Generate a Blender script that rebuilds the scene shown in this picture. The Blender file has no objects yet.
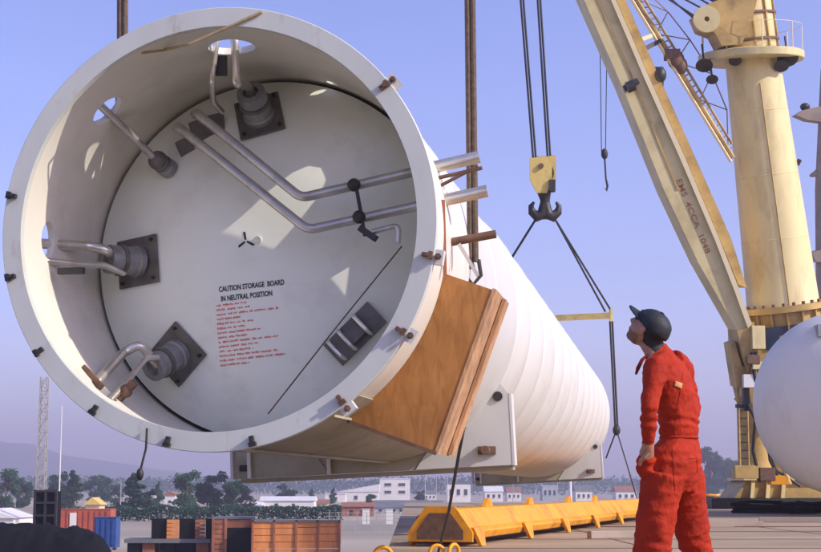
import bpy, bmesh, math, random
from mathutils import Vector, Matrix, noise
random.seed(7)
S = bpy.context.scene
COL = S.collection
R = math.radians

# ------------------------------------------------------------------ camera
FPX = 1500.0                       # focal length in photograph pixels (821 wide)
HORIZON = 488.0
CAMH = 0.80
PITCH = math.atan((HORIZON - 276.0) / FPX)
CAM = Vector((0, 0, CAMH))
cam = bpy.data.cameras.new('camera'); camo = bpy.data.objects.new('camera', cam); COL.objects.link(camo)
cam.sensor_width = 36.0; cam.lens = FPX / 821.0 * 36.0
cam.clip_start = 0.1; cam.clip_end = 30000
camo.location = CAM; camo.rotation_euler = (math.pi / 2 + PITCH, 0, 0)
S.camera = camo

# ------------------------------------------------------------------ sky and sun
SUN_AZ, SUN_EL = R(115.0), R(32.0)
w = bpy.data.worlds.new('World'); S.world = w; w.use_nodes = True
nt = w.node_tree; nt.nodes.clear()
out = nt.nodes.new('ShaderNodeOutputWorld'); bg = nt.nodes.new('ShaderNodeBackground')
sky = nt.nodes.new('ShaderNodeTexSky'); sky.sky_type = 'NISHITA'; sky.sun_disc = False
sky.sun_elevation = SUN_EL; sky.sun_rotation = SUN_AZ
sky.air_density = 1.0; sky.dust_density = 1.2; sky.ozone_density = 2.2
tint = nt.nodes.new('ShaderNodeMix'); tint.data_type = 'RGBA'; tint.blend_type = 'MULTIPLY'
tint.inputs[0].default_value = 1.0
tint.inputs[7].default_value = (0.90, 0.77, 1.09, 1)
bg.inputs[1].default_value = 0.12
tcw = nt.nodes.new('ShaderNodeTexCoord'); mpw = nt.nodes.new('ShaderNodeMapping'); mpw.inputs['Scale'].default_value = (2.2, 2.2, 9.0)
nzw = nt.nodes.new('ShaderNodeTexNoise'); nzw.inputs['Scale'].default_value = 1.6; nzw.inputs['Detail'].default_value = 6; nzw.inputs['Distortion'].default_value = 0.6
mrw = nt.nodes.new('ShaderNodeMapRange'); mrw.inputs[1].default_value = 0.3; mrw.inputs[2].default_value = 0.7; mrw.inputs[3].default_value = 0.955; mrw.inputs[4].default_value = 1.045
thin = nt.nodes.new('ShaderNodeMix'); thin.data_type = 'RGBA'; thin.blend_type = 'MULTIPLY'; thin.inputs[0].default_value = 1.0     # faint uneven haze all round the sky
nt.links.new(tcw.outputs['Generated'], mpw.inputs[0]); nt.links.new(mpw.outputs[0], nzw.inputs['Vector']); nt.links.new(nzw.outputs['Fac'], mrw.inputs[0])
nt.links.new(sky.outputs[0], tint.inputs[6]); nt.links.new(tint.outputs[2], thin.inputs[6]); nt.links.new(mrw.outputs[0], thin.inputs[7]); nt.links.new(thin.outputs[2], bg.inputs[0]); nt.links.new(bg.outputs[0], out.inputs[0])

sl = bpy.data.lights.new('sun', 'SUN'); sl.energy = 2.5; sl.angle = R(0.5); sl.color = (1.0, 0.92, 0.80)
so = bpy.data.objects.new('sun', sl); COL.objects.link(so)
SUN = Vector((math.sin(SUN_AZ) * math.cos(SUN_EL), math.cos(SUN_AZ) * math.cos(SUN_EL), math.sin(SUN_EL)))
so.rotation_euler = SUN.to_track_quat('Z', 'Y').to_euler(); so.location = (30, -20, 40)
S.view_settings.view_transform = 'Standard'; S.view_settings.look = 'None'
S.view_settings.exposure = 0.90; S.view_settings.gamma = 1.0; S.view_settings.use_curve_mapping = False
S.render.engine = 'CYCLES'
S.cycles.use_denoising = True; S.cycles.use_adaptive_sampling = True; S.cycles.adaptive_threshold = 0.02
S.cycles.max_bounces = 8; S.cycles.volume_bounces = 0
S.cycles.caustics_reflective = False; S.cycles.caustics_refractive = False

# ------------------------------------------------------------------ geometry helpers
FWD = Vector((0, math.cos(PITCH), math.sin(PITCH))); UP = Vector((0, -math.sin(PITCH), math.cos(PITCH))); RT = Vector((1, 0, 0))
def ray(px, py): return RT * ((px - 410.5) / FPX) + UP * (-(py - 276.0) / FPX) + FWD
def at(px, py, depth): return CAM + ray(px, py) * depth           # depth along the optical axis
def onz(px, py, z):                                                # where that sight line meets level z
    r = ray(px, py); return CAM + r * ((z - CAM.z) / r.z)

def frame(axis):
    a = Vector(axis).normalized()
    h = Vector((0, 0, 1)) if abs(a.z) < 0.9 else Vector((1, 0, 0))
    x = h.cross(a).normalized(); y = a.cross(x)
    return x, y, a

class MB:
    def __init__(s): s.v = []; s.f = []; s.sm = []; s.mi = []; s.cm = 0
    def add(s, vs, fs, smooth=False):
        n = len(s.v); s.v += [Vector(q) for q in vs]
        for q in fs: s.f.append([n + i for i in q]); s.sm.append(smooth); s.mi.append(s.cm)
        return s
    def box(s, c, size, m=None):
        c = Vector(c); hx, hy, hz = size[0] / 2, size[1] / 2, size[2] / 2
        vs = [Vector((x * hx, y * hy, z * hz)) for x in (-1, 1) for y in (-1, 1) for z in (-1, 1)]
        vs = [c + (m @ q if m else q) for q in vs]
        return s.add(vs, [(0, 1, 3, 2), (4, 6, 7, 5), (0, 4, 5, 1), (2, 3, 7, 6), (0, 2, 6, 4), (1, 5, 7, 3)])
    def bar(s, a, b, w_, h_, side=None):                           # rectangular bar a-b; h_ along 'side'
        a, b = Vector(a), Vector(b); ax = (b - a).normalized()
        if side is None: x, y, _ = frame(ax)
        else:
            y = Vector(side); y = (y - ax * y.dot(ax)).normalized(); x = y.cross(ax)
        m = Matrix((x, y, ax)).transposed()
        return s.box((a + b) / 2, (w_, h_, (b - a).length), m)
    def tube(s, pts, r, n=10, caps=True):
        pts = [Vector(p) for p in pts]; N = len(pts)
        rs = r if isinstance(r, (list, tuple)) else [r] * N
        vs = []; px_ = None
        for i, p in enumerate(pts):
            t = (pts[min(i + 1, N - 1)] - pts[max(i - 1, 0)]).normalized()
            if px_ is None: x, y, _ = frame(t)
            else:
                x = (px_ - t * px_.dot(t)).normalized(); y = t.cross(x)
            px_ = x
            for k in range(n):
                a = 2 * math.pi * k / n; vs.append(p + (x * math.cos(a) + y * math.sin(a)) * rs[i])
        fs = [(i * n + k, i * n + (k + 1) % n, (i + 1) * n + (k + 1) % n, (i + 1) * n + k) for i in range(N - 1) for k in range(n)]
        s.add(vs, fs, n > 5)
        if caps:
            o = len(s.v) - N * n
            s.f.append([o + k for k in range(n)][::-1]); s.sm.append(False); s.mi.append(s.cm)
            s.f.append([o + (N - 1) * n + k for k in range(n)]); s.sm.append(False); s.mi.append(s.cm)
        return s
    def lathe(s, prof, o, axis, n=32, x=None, y=None, closed=False, smooth=True):   # prof: (radius, along)
        o = Vector(o); ax = Vector(axis).normalized()
        if x is None: x, y, ax = frame(ax)
        N = len(prof); vs = []
        for (r, h) in prof:
            for k in range(n):
                a = 2 * math.pi * k / n; vs.append(o + ax * h + (x * math.cos(a) + y * math.sin(a)) * r)
        rows = range(N if closed else N - 1)
        return s.add(vs, [(i * n + k, i * n + (k + 1) % n, ((i + 1) % N) * n + (k + 1) % n, ((i + 1) % N) * n + k) for i in rows for k in range(n)], smooth)
    def prism(s, poly, ex):                                        # polygon (3-D points) pushed by ex
        n = len(poly); p = [Vector(q) for q in poly]; e = Vector(ex)
        fs = [tuple(range(n))[::-1], tuple(range(n, 2 * n))] + [(i, (i + 1) % n, n + (i + 1) % n, n + i) for i in range(n)]
        return s.add(p + [q + e for q in p], fs)
    def ell(s, c, rx, ry, rz, m=None, n=16, k=10):
        c = Vector(c); vs = []; fs = []
        for i in range(k + 1):
            t = math.pi * i / k
            for j in range(n):
                a = 2 * math.pi * j / n
                q = Vector((rx * math.sin(t) * math.cos(a), ry * math.sin(t) * math.sin(a), rz * math.cos(t)))
                vs.append(c + (m @ q if m else q))
        for i in range(k):
            for j in range(n): fs.append((i * n + j, (i + 1) * n + j, (i + 1) * n + (j + 1) % n, i * n + (j + 1) % n))
        return s.add(vs, fs, True)
    def build(s, name, mat, parent=None, origin=None, bevel=0):
        o0 = origin if origin is not None else (ORIG.get(parent.name, Vector()) if parent else Vector())
        me = bpy.data.meshes.new(name)
        me.from_pydata([tuple(q - o0) for q in s.v], [], s.f)
        me.polygons.foreach_set('use_smooth', s.sm)
        ms = mat if isinstance(mat, (list, tuple)) else [mat]
        for m in ms: me.materials.append(M[m] if isinstance(m, str) else m)
        if len(ms) > 1: me.polygons.foreach_set('material_index', s.mi)
        bm = bmesh.new(); bm.from_mesh(me); bmesh.ops.recalc_face_normals(bm, faces=bm.faces); bm.to_mesh(me); bm.free()
        if any(s.sm): me.set_sharp_from_angle(angle=R(38))
        me.update()
        ob = bpy.data.objects.new(name, me); COL.objects.link(ob)
        if bevel:
            b = ob.modifiers.new('bevel', 'BEVEL'); b.width = bevel; b.segments = 2; b.limit_method = 'ANGLE'
        if parent: ob.parent = parent; ORIG[ob.name] = o0
        else: ob.location = o0; ORIG[ob.name] = o0
        return ob
ORIG = {}
def tag(o, label, cat, group=None, kind=None):
    if label: o['label'] = label
    if cat: o['category'] = cat
    if group: o['group'] = group
    if kind: o['kind'] = kind
    return o
def thing(name, label, cat, loc, group=None):
    o = bpy.data.objects.new(name, None); COL.objects.link(o); o.location = loc; o.empty_display_size = 0.3
    ORIG[o.name] = Vector(loc); return tag(o, label, cat, group)
def ngon_circle(c, x, y, rx, ry, n=28): return [c + x * rx * math.cos(2 * math.pi * k / n) + y * ry * math.sin(2 * math.pi * k / n) for k in range(n)]

# ------------------------------------------------------------------ materials
M = {}
def mat(name, col, rough=0.6, metal=0.0, var=0.12, scale=3.0, bump=0.0, bscale=20.0, dirt=None, dscale=0.8, damt=0.4, stretch=None, spec=0.5, dlo=0.5, dhi=0.72):
    m = bpy.data.materials.new(name); m.use_nodes = True; t = m.node_tree; L = t.links.new
    b = t.nodes['Principled BSDF']; b.inputs['Roughness'].default_value = rough; b.inputs['Metallic'].default_value = metal
    b.inputs['Specular IOR Level'].default_value = spec
    tc = t.nodes.new('ShaderNodeTexCoord'); mp = t.nodes.new('ShaderNodeMapping'); L(tc.outputs['Object'], mp.inputs[0])
    if stretch: mp.inputs['Scale'].default_value = stretch
    n = t.nodes.new('ShaderNodeTexNoise'); n.inputs['Scale'].default_value = scale; n.inputs['Detail'].default_value = 7; L(mp.outputs[0], n.inputs['Vector'])
    rp = t.nodes.new('ShaderNodeValToRGB')
    rp.color_ramp.elements[0].position = 0.3; rp.color_ramp.elements[1].position = 0.7
    rp.color_ramp.elements[0].color = (*[max(0, c * (1 - var)) for c in col], 1); rp.color_ramp.elements[1].color = (*[min(1, c * (1 + var)) for c in col], 1)
    L(n.outputs['Fac'], rp.inputs[0]); last = rp.outputs[0]
    if dirt:
        n2 = t.nodes.new('ShaderNodeTexNoise'); n2.inputs['Scale'].default_value = dscale; n2.inputs['Detail'].default_value = 9; n2.inputs['Roughness'].default_value = 0.65
        L(mp.outputs[0], n2.inputs['Vector'])
        r2 = t.nodes.new('ShaderNodeMapRange'); r2.inputs[1].default_value = dlo; r2.inputs[2].default_value = dhi; r2.inputs[4].default_value = damt; L(n2.outputs['Fac'], r2.inputs[0])
        mx = t.nodes.new('ShaderNodeMix'); mx.data_type = 'RGBA'; L(r2.outputs[0], mx.inputs[0]); L(last, mx.inputs[6]); mx.inputs[7].default_value = (*dirt, 1); last = mx.outputs[2]
    L(last, b.inputs['Base Color'])
    if bump:
        n3 = t.nodes.new('ShaderNodeTexNoise'); n3.inputs['Scale'].default_value = bscale; n3.inputs['Detail'].default_value = 5; L(mp.outputs[0], n3.inputs['Vector'])
        bp = t.nodes.new('ShaderNodeBump'); bp.inputs['Strength'].default_value = bump; bp.inputs['Distance'].default_value = 0.02; L(n3.outputs['Fac'], bp.inputs['Height']); L(bp.outputs[0], b.inputs['Normal'])
    M[name] = m; return m
mat('white_paint', (0.655, 0.655, 0.615), 0.42, var=0.02, scale=1.2, dirt=(0.46, 0.39, 0.29), dscale=2.0, damt=0.38, dlo=0.52, dhi=0.78, bump=0.05, bscale=3, stretch=(1, 1, 0.45))
mat('shade_olive', (0.40, 0.36, 0.26), 0.7, var=0.12, scale=2.0, dirt=(0.22, 0.18, 0.12), dscale=1.5, damt=0.6)  # olive puts the shade under the tank into the colour, plus grime
mat('skirt_paint', (0.76, 0.725, 0.62), 0.5, var=0.04, scale=1.5, dirt=(0.44, 0.39, 0.31), dscale=1.6, damt=0.35, bump=0.08, bscale=4)
mat('head_paint', (0.86, 0.88, 0.775), 0.5, var=0.03, scale=1.4, dirt=(0.56, 0.51, 0.42), dscale=2.2, damt=0.35, dlo=0.54, dhi=0.75, bump=0.06, bscale=2.5)
mat('flange_paint', (0.60, 0.62, 0.56), 0.5, var=0.04, scale=4, dirt=(0.36, 0.28, 0.18), dscale=7, damt=0.55, dlo=0.57, dhi=0.74, stretch=(1, 1, 0.4))
mat('steel_pipe', (0.58, 0.55, 0.50), 0.34, 0.75, var=0.15, scale=6, dirt=(0.20, 0.15, 0.10), dscale=5, damt=0.5)
mat('bright_pipe', (0.74, 0.70, 0.62), 0.28, 0.8, var=0.1, scale=8, dirt=(0.35, 0.26, 0.17), dscale=5, damt=0.5)
mat('plate_steel', (0.16, 0.145, 0.13), 0.55, 0.4, var=0.25, scale=8)
mat('nozzle_steel', (0.30, 0.30, 0.29), 0.45, 0.4, var=0.2, scale=7, dirt=(0.12, 0.1, 0.08), dscale=6, damt=0.5)
mat('dark_steel', (0.045, 0.042, 0.04), 0.5, 0.3, var=0.3, scale=8)
mat('rust_steel', (0.17, 0.095, 0.06), 0.7, 0.2, var=0.3, scale=10)
mat('black_print', (0.02, 0.02, 0.02), 0.6, var=0.0)
mat('red_print', (0.72, 0.13, 0.10), 0.6, var=0.1)
mat('boom_print', (0.42, 0.16, 0.07), 0.6, var=0.2, scale=8)
mat('rope', (0.13, 0.09, 0.06), 0.85, var=0.3, scale=30, bump=0.5, bscale=60)
mat('cable', (0.035, 0.033, 0.035), 0.6, 0.2, var=0.2, scale=20)
mat('cord', (0.45, 0.34, 0.18), 0.8, var=0.2, scale=20)
mat('crane_yellow', (0.75, 0.635, 0.31), 0.45, var=0.06, scale=1.0, dirt=(0.34, 0.22, 0.08), dscale=1.2, damt=0.5, stretch=(1, 1, 0.35))
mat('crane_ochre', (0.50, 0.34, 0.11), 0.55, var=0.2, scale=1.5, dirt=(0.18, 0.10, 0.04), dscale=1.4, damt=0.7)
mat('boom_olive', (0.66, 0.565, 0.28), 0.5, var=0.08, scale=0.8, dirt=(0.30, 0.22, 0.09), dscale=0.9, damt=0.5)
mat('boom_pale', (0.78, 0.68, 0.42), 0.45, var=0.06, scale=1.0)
mat('beam_yellow', (0.86, 0.36, 0.012), 0.45, var=0.1, scale=2, dirt=(0.30, 0.12, 0.02), dscale=2.2, damt=0.8, dlo=0.47, dhi=0.72, bump=0.25, bscale=6)
mat('block_yellow', (0.72, 0.55, 0.17), 0.5, var=0.12, scale=3, dirt=(0.22, 0.13, 0.05), dscale=3, damt=0.7)
mat('window_blue', (0.02, 0.03, 0.06), 0.15, var=0.2)
mat('glass_dark', (0.035, 0.045, 0.055), 0.12, var=0.2)
mat('quay_concrete', (0.40, 0.30, 0.19), 0.9, var=0.16, scale=0.5, dirt=(0.17, 0.125, 0.08), dscale=0.22, damt=0.7, bump=0.5, bscale=7, stretch=(0.6, 0.9, 1), dlo=0.40, dhi=0.68)
mat('ground_earth', (0.39, 0.33, 0.245), 0.95, var=0.22, scale=0.03, dirt=(0.15, 0.145, 0.11), dscale=0.012, damt=0.8, stretch=(0.4, 1, 1))
mat('hill_green', (0.05, 0.075, 0.04), 0.95, var=0.4, scale=0.012)
mat('foliage', (0.030, 0.080, 0.036), 0.75, var=0.45, scale=0.6, spec=0.25)
mat('foliage_dark', (0.018, 0.056, 0.034), 0.8, var=0.4, scale=0.6, spec=0.2)
mat('bark', (0.10, 0.075, 0.05), 0.9, var=0.3, scale=5)
mat('house_white', (0.78, 0.75, 0.69), 0.8, var=0.06, scale=0.6)
mat('house_cream', (0.66, 0.55, 0.36), 0.8, var=0.08, scale=0.6)
mat('house_grey', (0.40, 0.42, 0.45), 0.8, var=0.12, scale=0.4)
mat('roof_tile', (0.30, 0.13, 0.08), 0.85, var=0.25, scale=1.5)
mat('roof_grey', (0.16, 0.165, 0.17), 0.8, var=0.2, scale=0.6)
mat('roof_white', (0.74, 0.73, 0.70), 0.6, var=0.06, scale=0.6)
mat('brick_red', (0.34, 0.13, 0.085), 0.85, var=0.25, scale=1.2)
mat('wagon_orange', (0.70, 0.26, 0.07), 0.8, var=0.22, scale=1.3, dirt=(0.25, 0.08, 0.04), dscale=0.6, damt=0.6, stretch=(1, 1, 0.3))
mat('wagon_rust', (0.34, 0.13, 0.07), 0.85, var=0.3, scale=1.0, dirt=(0.10, 0.05, 0.035), dscale=0.8, damt=0.6)
mat('tarp_dark', (0.010, 0.009, 0.009), 0.85, spec=0.2, var=0.3, scale=1.0)
mat('loco_black', (0.005, 0.0055, 0.007), 0.85, spec=0.15, var=0.3, scale=1.0)
mat('drum_blue', (0.02, 0.075, 0.26), 0.5, var=0.2, scale=2)
mat('container_red', (0.45, 0.095, 0.05), 0.7, var=0.2, scale=0.8, dirt=(0.22, 0.07, 0.05), dscale=0.6, damt=0.6)
mat('mast_grey', (0.42, 0.40, 0.36), 0.6, 0.2, var=0.2, scale=2)
mat('hut_yellow', (0.72, 0.50, 0.14), 0.7, var=0.1)
mat('concrete', (0.36, 0.35, 0.33), 0.9, var=0.15, scale=0.5)
mat('mast_rust', (0.36, 0.29, 0.23), 0.7, var=0.3, scale=0.8, dirt=(0.17, 0.09, 0.06), dscale=0.8, damt=0.6)
mat('skin', (0.40, 0.20, 0.125), 0.5, var=0.12, scale=25)
mat('beard', (0.22, 0.115, 0.075), 0.8, var=0.3, scale=60)
mat('hair', (0.012, 0.010, 0.009), 0.6, var=0.3, scale=60, bump=0.4, bscale=120)
mat('cap_cloth', (0.012, 0.016, 0.022), 0.65, var=0.25, scale=20, bump=0.15, bscale=60)
mat('boot', (0.02, 0.017, 0.015), 0.5, var=0.2, scale=10)
mat('coverall', (0.38, 0.027, 0.008), 0.8, var=0.16, scale=6, bump=0.6, bscale=26, spec=0.2, dirt=(0.20, 0.013, 0.010), dscale=4, damt=0.5)
mat('coverall_dark', (0.19, 0.014, 0.006), 0.8, var=0.1, spec=0.2)
mat('badge', (0.55, 0.30, 0.11), 0.7, var=0.2, scale=30)

# plywood / timber with grain
def wood(name, c0, c1, sc, stretch, rings=3.0):
    m = bpy.data.materials.new(name); m.use_nodes = True; t = m.node_tree; L = t.links.new; b = t.nodes['Principled BSDF']; b.inputs['Roughness'].default_value = 0.7
    tc = t.nodes.new('ShaderNodeTexCoord'); mp = t.nodes.new('ShaderNodeMapping'); mp.inputs['Rotation'].default_value = (0, R(-20), 0); mp.inputs['Scale'].default_value = stretch; L(tc.outputs['Object'], mp.inputs[0])
    n = t.nodes.new('ShaderNodeTexNoise'); n.inputs['Scale'].default_value = sc; n.inputs['Detail'].default_value = 8; n.inputs['Distortion'].default_value = 0.8; L(mp.outputs[0], n.inputs[0])
    r = t.nodes.new('ShaderNodeValToRGB'); r.color_ramp.elements[0].position = 0.32; r.color_ramp.elements[1].position = 0.68; r.color_ramp.elements[0].color = (*c0, 1); r.color_ramp.elements[1].color = (*c1, 1)
    L(n.outputs[0], r.inputs[0])
    n2 = t.nodes.new('ShaderNodeTexNoise'); n2.inputs['Scale'].default_value = 1.7; n2.inputs['Detail'].default_value = 6; L(tc.outputs['Object'], n2.inputs[0])
    mr = t.nodes.new('ShaderNodeMapRange'); mr.inputs[1].default_value = 0.35; mr.inputs[2].default_value = 0.7; mr.inputs[3].default_value = 0.72; mr.inputs[4].default_value = 1.12; L(n2.outputs[0], mr.inputs[0])
    mx = t.nodes.new('ShaderNodeMix'); mx.data_type = 'RGBA'; mx.blend_type = 'MULTIPLY'; mx.inputs[0].default_value = 1; L(r.outputs[0], mx.inputs[6]); L(mr.outputs[0], mx.inputs[7]); L(mx.outputs[2], b.inputs['Base Color'])
    bp = t.nodes.new('ShaderNodeBump'); bp.inputs['Strength'].default_value = 0.15; bp.inputs['Distance'].default_value = 0.01; L(n.outputs[0], bp.inputs['Height']); L(bp.outputs[0], b.inputs['Normal'])
    M[name] = m
wood('plywood', (0.36, 0.145, 0.030), (0.53, 0.240, 0.062), 5.0, (3.0, 1.0, 0.8))
wood('timber', (0.46, 0.24, 0.11), (0.64, 0.38, 0.20), 6.0, (5.0, 1.0, 0.7))

# ================================================================== SETTING
ZY = -3.5                                   # level of the yard and the land behind the quay
EDGE = -0.30                                # quay edge
g = MB(); g.add([(-9000, -300, ZY), (9000, -300, ZY), (9000, 12000, ZY), (-9000, 12000, ZY)], [(0, 1, 2, 3)])
tag(g.build('ground', 'ground_earth'), 'flat dusty land behind the quay', None, kind='structure')
q = MB(); q.prism([(EDGE, -40, ZY - 0.2), (90, -40, ZY - 0.2), (90, 84, ZY - 0.2), (EDGE, 84, ZY - 0.2)], (0, 0, -ZY + 0.2))
quay = tag(q.build('quay', 'quay_concrete'), 'worn tan concrete quay under the man', None, kind='structure')
for y in (20.4, 24.0, 28.2, 36.0, 42.0, 50.0):
    c = MB(); c.box((44.9, y, 0.004), (89, 0.035, 0.006)); c.build('joint', 'rust_steel', quay)
for x in (3.2, 7.2, 11.2, 15.2):
    c = MB(); c.box((x, 40, 0.003), (0.03, 86, 0.005)); c.build('joint', 'rust_steel', quay)
for y in (31.5,):
    c = MB(); c.box((45.4, y, 0.012), (88, 0.09, 0.02)); c.build('crane_rail', 'rust_steel', quay)

# hills
def hill(pts, Y, name, depth=900):
    b = MB(); n = len(pts); vs = []
    rows = 6
    for j in range(rows):
        s = j / (rows - 1)
        for (px, py) in pts:
            p = at(px, py, Y); h = max(2.0, p.z - ZY)
            k = math.sin(s * math.pi / 2)
            vs.append(Vector((p.x + (noise.noise(Vector((px * .02, s * 3, 1))) * 60), Y - depth + depth * s, ZY - 1 + h * k * (1 + 0.10 * noise.noise(Vector((px * .03, s * 4, 5))) * (1 - s)))))
    fs = [(j * n + i, j * n + i + 1, (j + 1) * n + i + 1, (j + 1) * n + i) for j in range(rows - 1) for i in range(n - 1)]
    b.add(vs, fs, True)
    return tag(b.build(name, 'hill_green'), 'hazy wooded hills along the skyline', None, kind='structure')
hp = [(-900, 452), (-600, 446), (-350, 455), (-150, 442), (-60, 438), (0, 440), (30, 444), (60, 451), (100, 460), (150, 468), (200, 474), (250, 477), (300, 479), (350, 481), (390, 477), (410, 480), (460, 482), (560, 479), (640, 477), (720, 474), (800, 470), (900, 464), (1100, 456), (1500, 450), (1900, 458)]
ph = []
for i in range(len(hp) - 1):
    for k in range(5):
        s = k / 5; a, b_ = hp[i], hp[i + 1]; x = a[0] + (b_[0] - a[0]) * s
        ph.append((x, a[1] + (b_[1] - a[1]) * s + 1.6 * noise.noise(Vector((x * 0.045, 0, 0)))))
hill(ph, 3200, 'hills')

# ================================================================== THE BIG TANK
D0 = 11.37
O = at(215.6, 226.0, D0)
AX = ray(676, HORIZON).normalized()                    # level: on the horizon line
U = Vector((AX.y, -AX.x, 0)).normalized(); V = Vector((0, 0, 1))
def T(u, v, w_): return O + U * u + V * v + AX * w_
def plane_px(px, py, w_):                              # sight line meets the plane w
    r = ray(px, py); k = ((O + AX * w_ - CAM).dot(AX)) / r.dot(AX); return CAM + r * k
def uvw(p): d = p - O; return d.dot(U), d.dot(V), d.dot(AX)
def cyl_px(px, py, rad):                               # far wall of the bore
    r = ray(px, py); o = CAM - O
    a = r - AX * r.dot(AX); b_ = o - AX * o.dot(AX)
    A, B, C = a.dot(a), 2 * a.dot(b_), b_.dot(b_) - rad * rad
    return CAM + r * ((-B + math.sqrt(B * B - 4 * A * C)) / (2 * A))
HEADR, HEADW = 1.57, 1.66
def head_w(r): return HEADW - 0.34 * (1 - min(1, r / HEADR) ** 3)
def head_px(px, py):
    w_ = 1.35
    for _ in range(12):
        p = plane_px(px, py, w_); u, v, _w = uvw(p); w_ = head_w(math.hypot(u, v))
    return plane_px(px, py, w_)
def wt(t): return (D0 / (1 - t) - D0) / AX.dot(FWD)
WEND = wt(0.728)

tank = thing('storage_tank', 'huge white cylindrical tank hanging in slings, its open flanged end facing the viewer', 'tank', T(0, -1.9, 0))
# shell with rolled stiffening ribs
RW = wt(0.345) + 0.12; prof = [(1.655, 1.9), (1.655, RW - 0.1)]
P = 1.86; RIBS = int((WEND - RW) / P)
for i in range(RIBS):
    for k in range(20):
        s = k / 20; prof.append((1.420 + 0.285 * (math.sin(math.pi * s) ** 0.8), RW + (i + s) * P))
e = RW + RIBS * P
prof += [(1.64, e), (1.64, e + 0.35)]
for k in range(1, 11):
    a = k / 10 * math.pi / 2; prof.append((1.64 * math.cos(a) + 1e-4, e + 0.35 + 0.55 * math.sin(a)))
b = MB(); b.lathe(prof, O, AX, 128, U, V); shell = b.build('shell', 'white_paint', tank)
for w_ in (2.0, 4.1):
    b = MB(); b.lathe([(1.655, w_ - 0.02), (1.661, w_ - 0.012), (1.664, w_), (1.661, w_ + 0.012), (1.655, w_ + 0.02)], O, AX, 128, U, V); b.build('weld_bead', 'white_paint', shell)
# skirt with cut holes
sk = MB(); sk.lathe([(1.605, 0.03), (1.66, 0.03), (1.66, 1.95), (1.605, 1.95)], O, AX, 144, U, V, closed=True)
skirt = sk.build('skirt', 'skirt_paint', tank)
cut = MB()
def hole(p, rx, ry):
    u, v, w_ = uvw(p); rad = (U * u + V * v).normalized(); tan = AX.cross(rad)
    c0 = O + AX * w_ + rad * 1.3; cut.prism(ngon_circle(c0, AX, tan, rx, ry), rad * 0.7)
def wall(deg, w_): return T(1.64 * math.cos(R(deg)), 1.64 * math.sin(R(deg)), w_)
HA, HB, HC, HD = cyl_px(232, 47, 1.605), cyl_px(107, 111, 1.605), cyl_px(48, 240, 1.605), cyl_px(104, 391, 1.605)
hole(HA, 0.20, 0.19); hole(HB, 0.15, 0.15); hole(HC, 0.13, 0.15); hole(HD, 0.12, 0.13)
def sun_hole(px, py, rx, ry):                          # an opening in the sunward side of the skirt
    p = head_px(px, py); u, v, w_ = uvw(p); su, sv, sw = SUN.dot(U), SUN.dot(V), SUN.dot(AX)
    A = su * su + sv * sv; B = 2 * (u * su + v * sv); C = u * u + v * v - 1.64 ** 2
    k = (-B + math.sqrt(B * B - 4 * A * C)) / (2 * A); hole(p + SUN * k, rx, ry)
def sun_slot(poly):                                     # opening whose sunbeam lands on that outline of the head
    pts = []
    for (x, y) in poly:
        p = head_px(x, y); u, v, w_ = uvw(p); su, sv = SUN.dot(U), SUN.dot(V)
        A = su * su + sv * sv; B = 2 * (u * su + v * sv); C = u * u + v * v - 1.63 ** 2
        pts.append(p + SUN * ((-B + math.sqrt(B * B - 4 * A * C)) / (2 * A)))
    c = sum(pts, Vector()) / len(pts)
    cut.prism([q - SUN * 0.3 for q in pts], SUN * 0.6)
sun_slot([(223, 232), (240, 218), (270, 190), (292, 173), (308, 166), (321, 168), (326, 180), (319, 195), (298, 222), (274, 249), (250, 241)])
sun_slot([(331, 278), (349, 267), (345, 296)]); sun_hole(318, 92, 0.05, 0.05)
# the long bent pipes leave through their own holes
PIPES = [[(195, 114, 1.36), (196, 113, 1.06), (301, 198, 0.90), (479, 157, 0.90)], [(177, 128, 1.40), (178, 127, 1.06), (308, 230, 0.90), (487, 191, 0.90)]]
def exit_pt(pl):
    a, b_ = plane_px(*pl[2]), plane_px(*pl[3])
    for k in range(400):
        p = a.lerp(b_, k / 399); u, v, _ = uvw(p)
        if math.hypot(u, v) > 1.64: return p
    return b_
for pl in PIPES: hole(exit_pt(pl), 0.050, 0.056)
cut_o = cut.build('cutter', 'skirt_paint', tank)
md = skirt.modifiers.new('holes', 'BOOLEAN'); md.operation = 'DIFFERENCE'; md.object = cut_o; md.solver = 'MANIFOLD'
dg = bpy.context.evaluated_depsgraph_get(); dg.update()
me = bpy.data.meshes.new_from_object(skirt.evaluated_get(dg)); skirt.modifiers.clear(); skirt.data = me
for p in me.polygons: p.use_smooth = len(p.vertices) >= 3 and abs((Vector(p.normal)).dot(AX)) < 0.5
try: me.set_sharp_from_angle(angle=R(40))
except Exception: pass
bpy.data.objects.remove(cut_o)
# flange ring
fl = MB(); fl.lathe([(1.555, -0.035), (1.70, -0.035), (1.705, -0.03), (1.705, 0.025), (1.70, 0.03), (1.555, 0.03)], O, AX, 160, U, V, closed=True)
flange = fl.build('flange', 'flange_paint', tank)
for p in flange.data.polygons: p.use_smooth = abs(Vector(p.normal).dot(AX)) < 0.3
# dished head
hd = MB(); hp_ = [(HEADR * k / 24 + 1e-4, head_w(HEADR * k / 24)) for k in range(25)] + [(HEADR, HEADW + 0.25)]
hd.lathe(hp_, O, AX, 128, U, V); head = hd.build('head', 'head_paint', tank)
sr = MB(); sr.lathe([(1.54, HEADW + 0.1), (1.66, HEADW + 0.1)], O, AX, 96, U, V); sr.build('seam_backing', 'dark_steel', tank)

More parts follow.
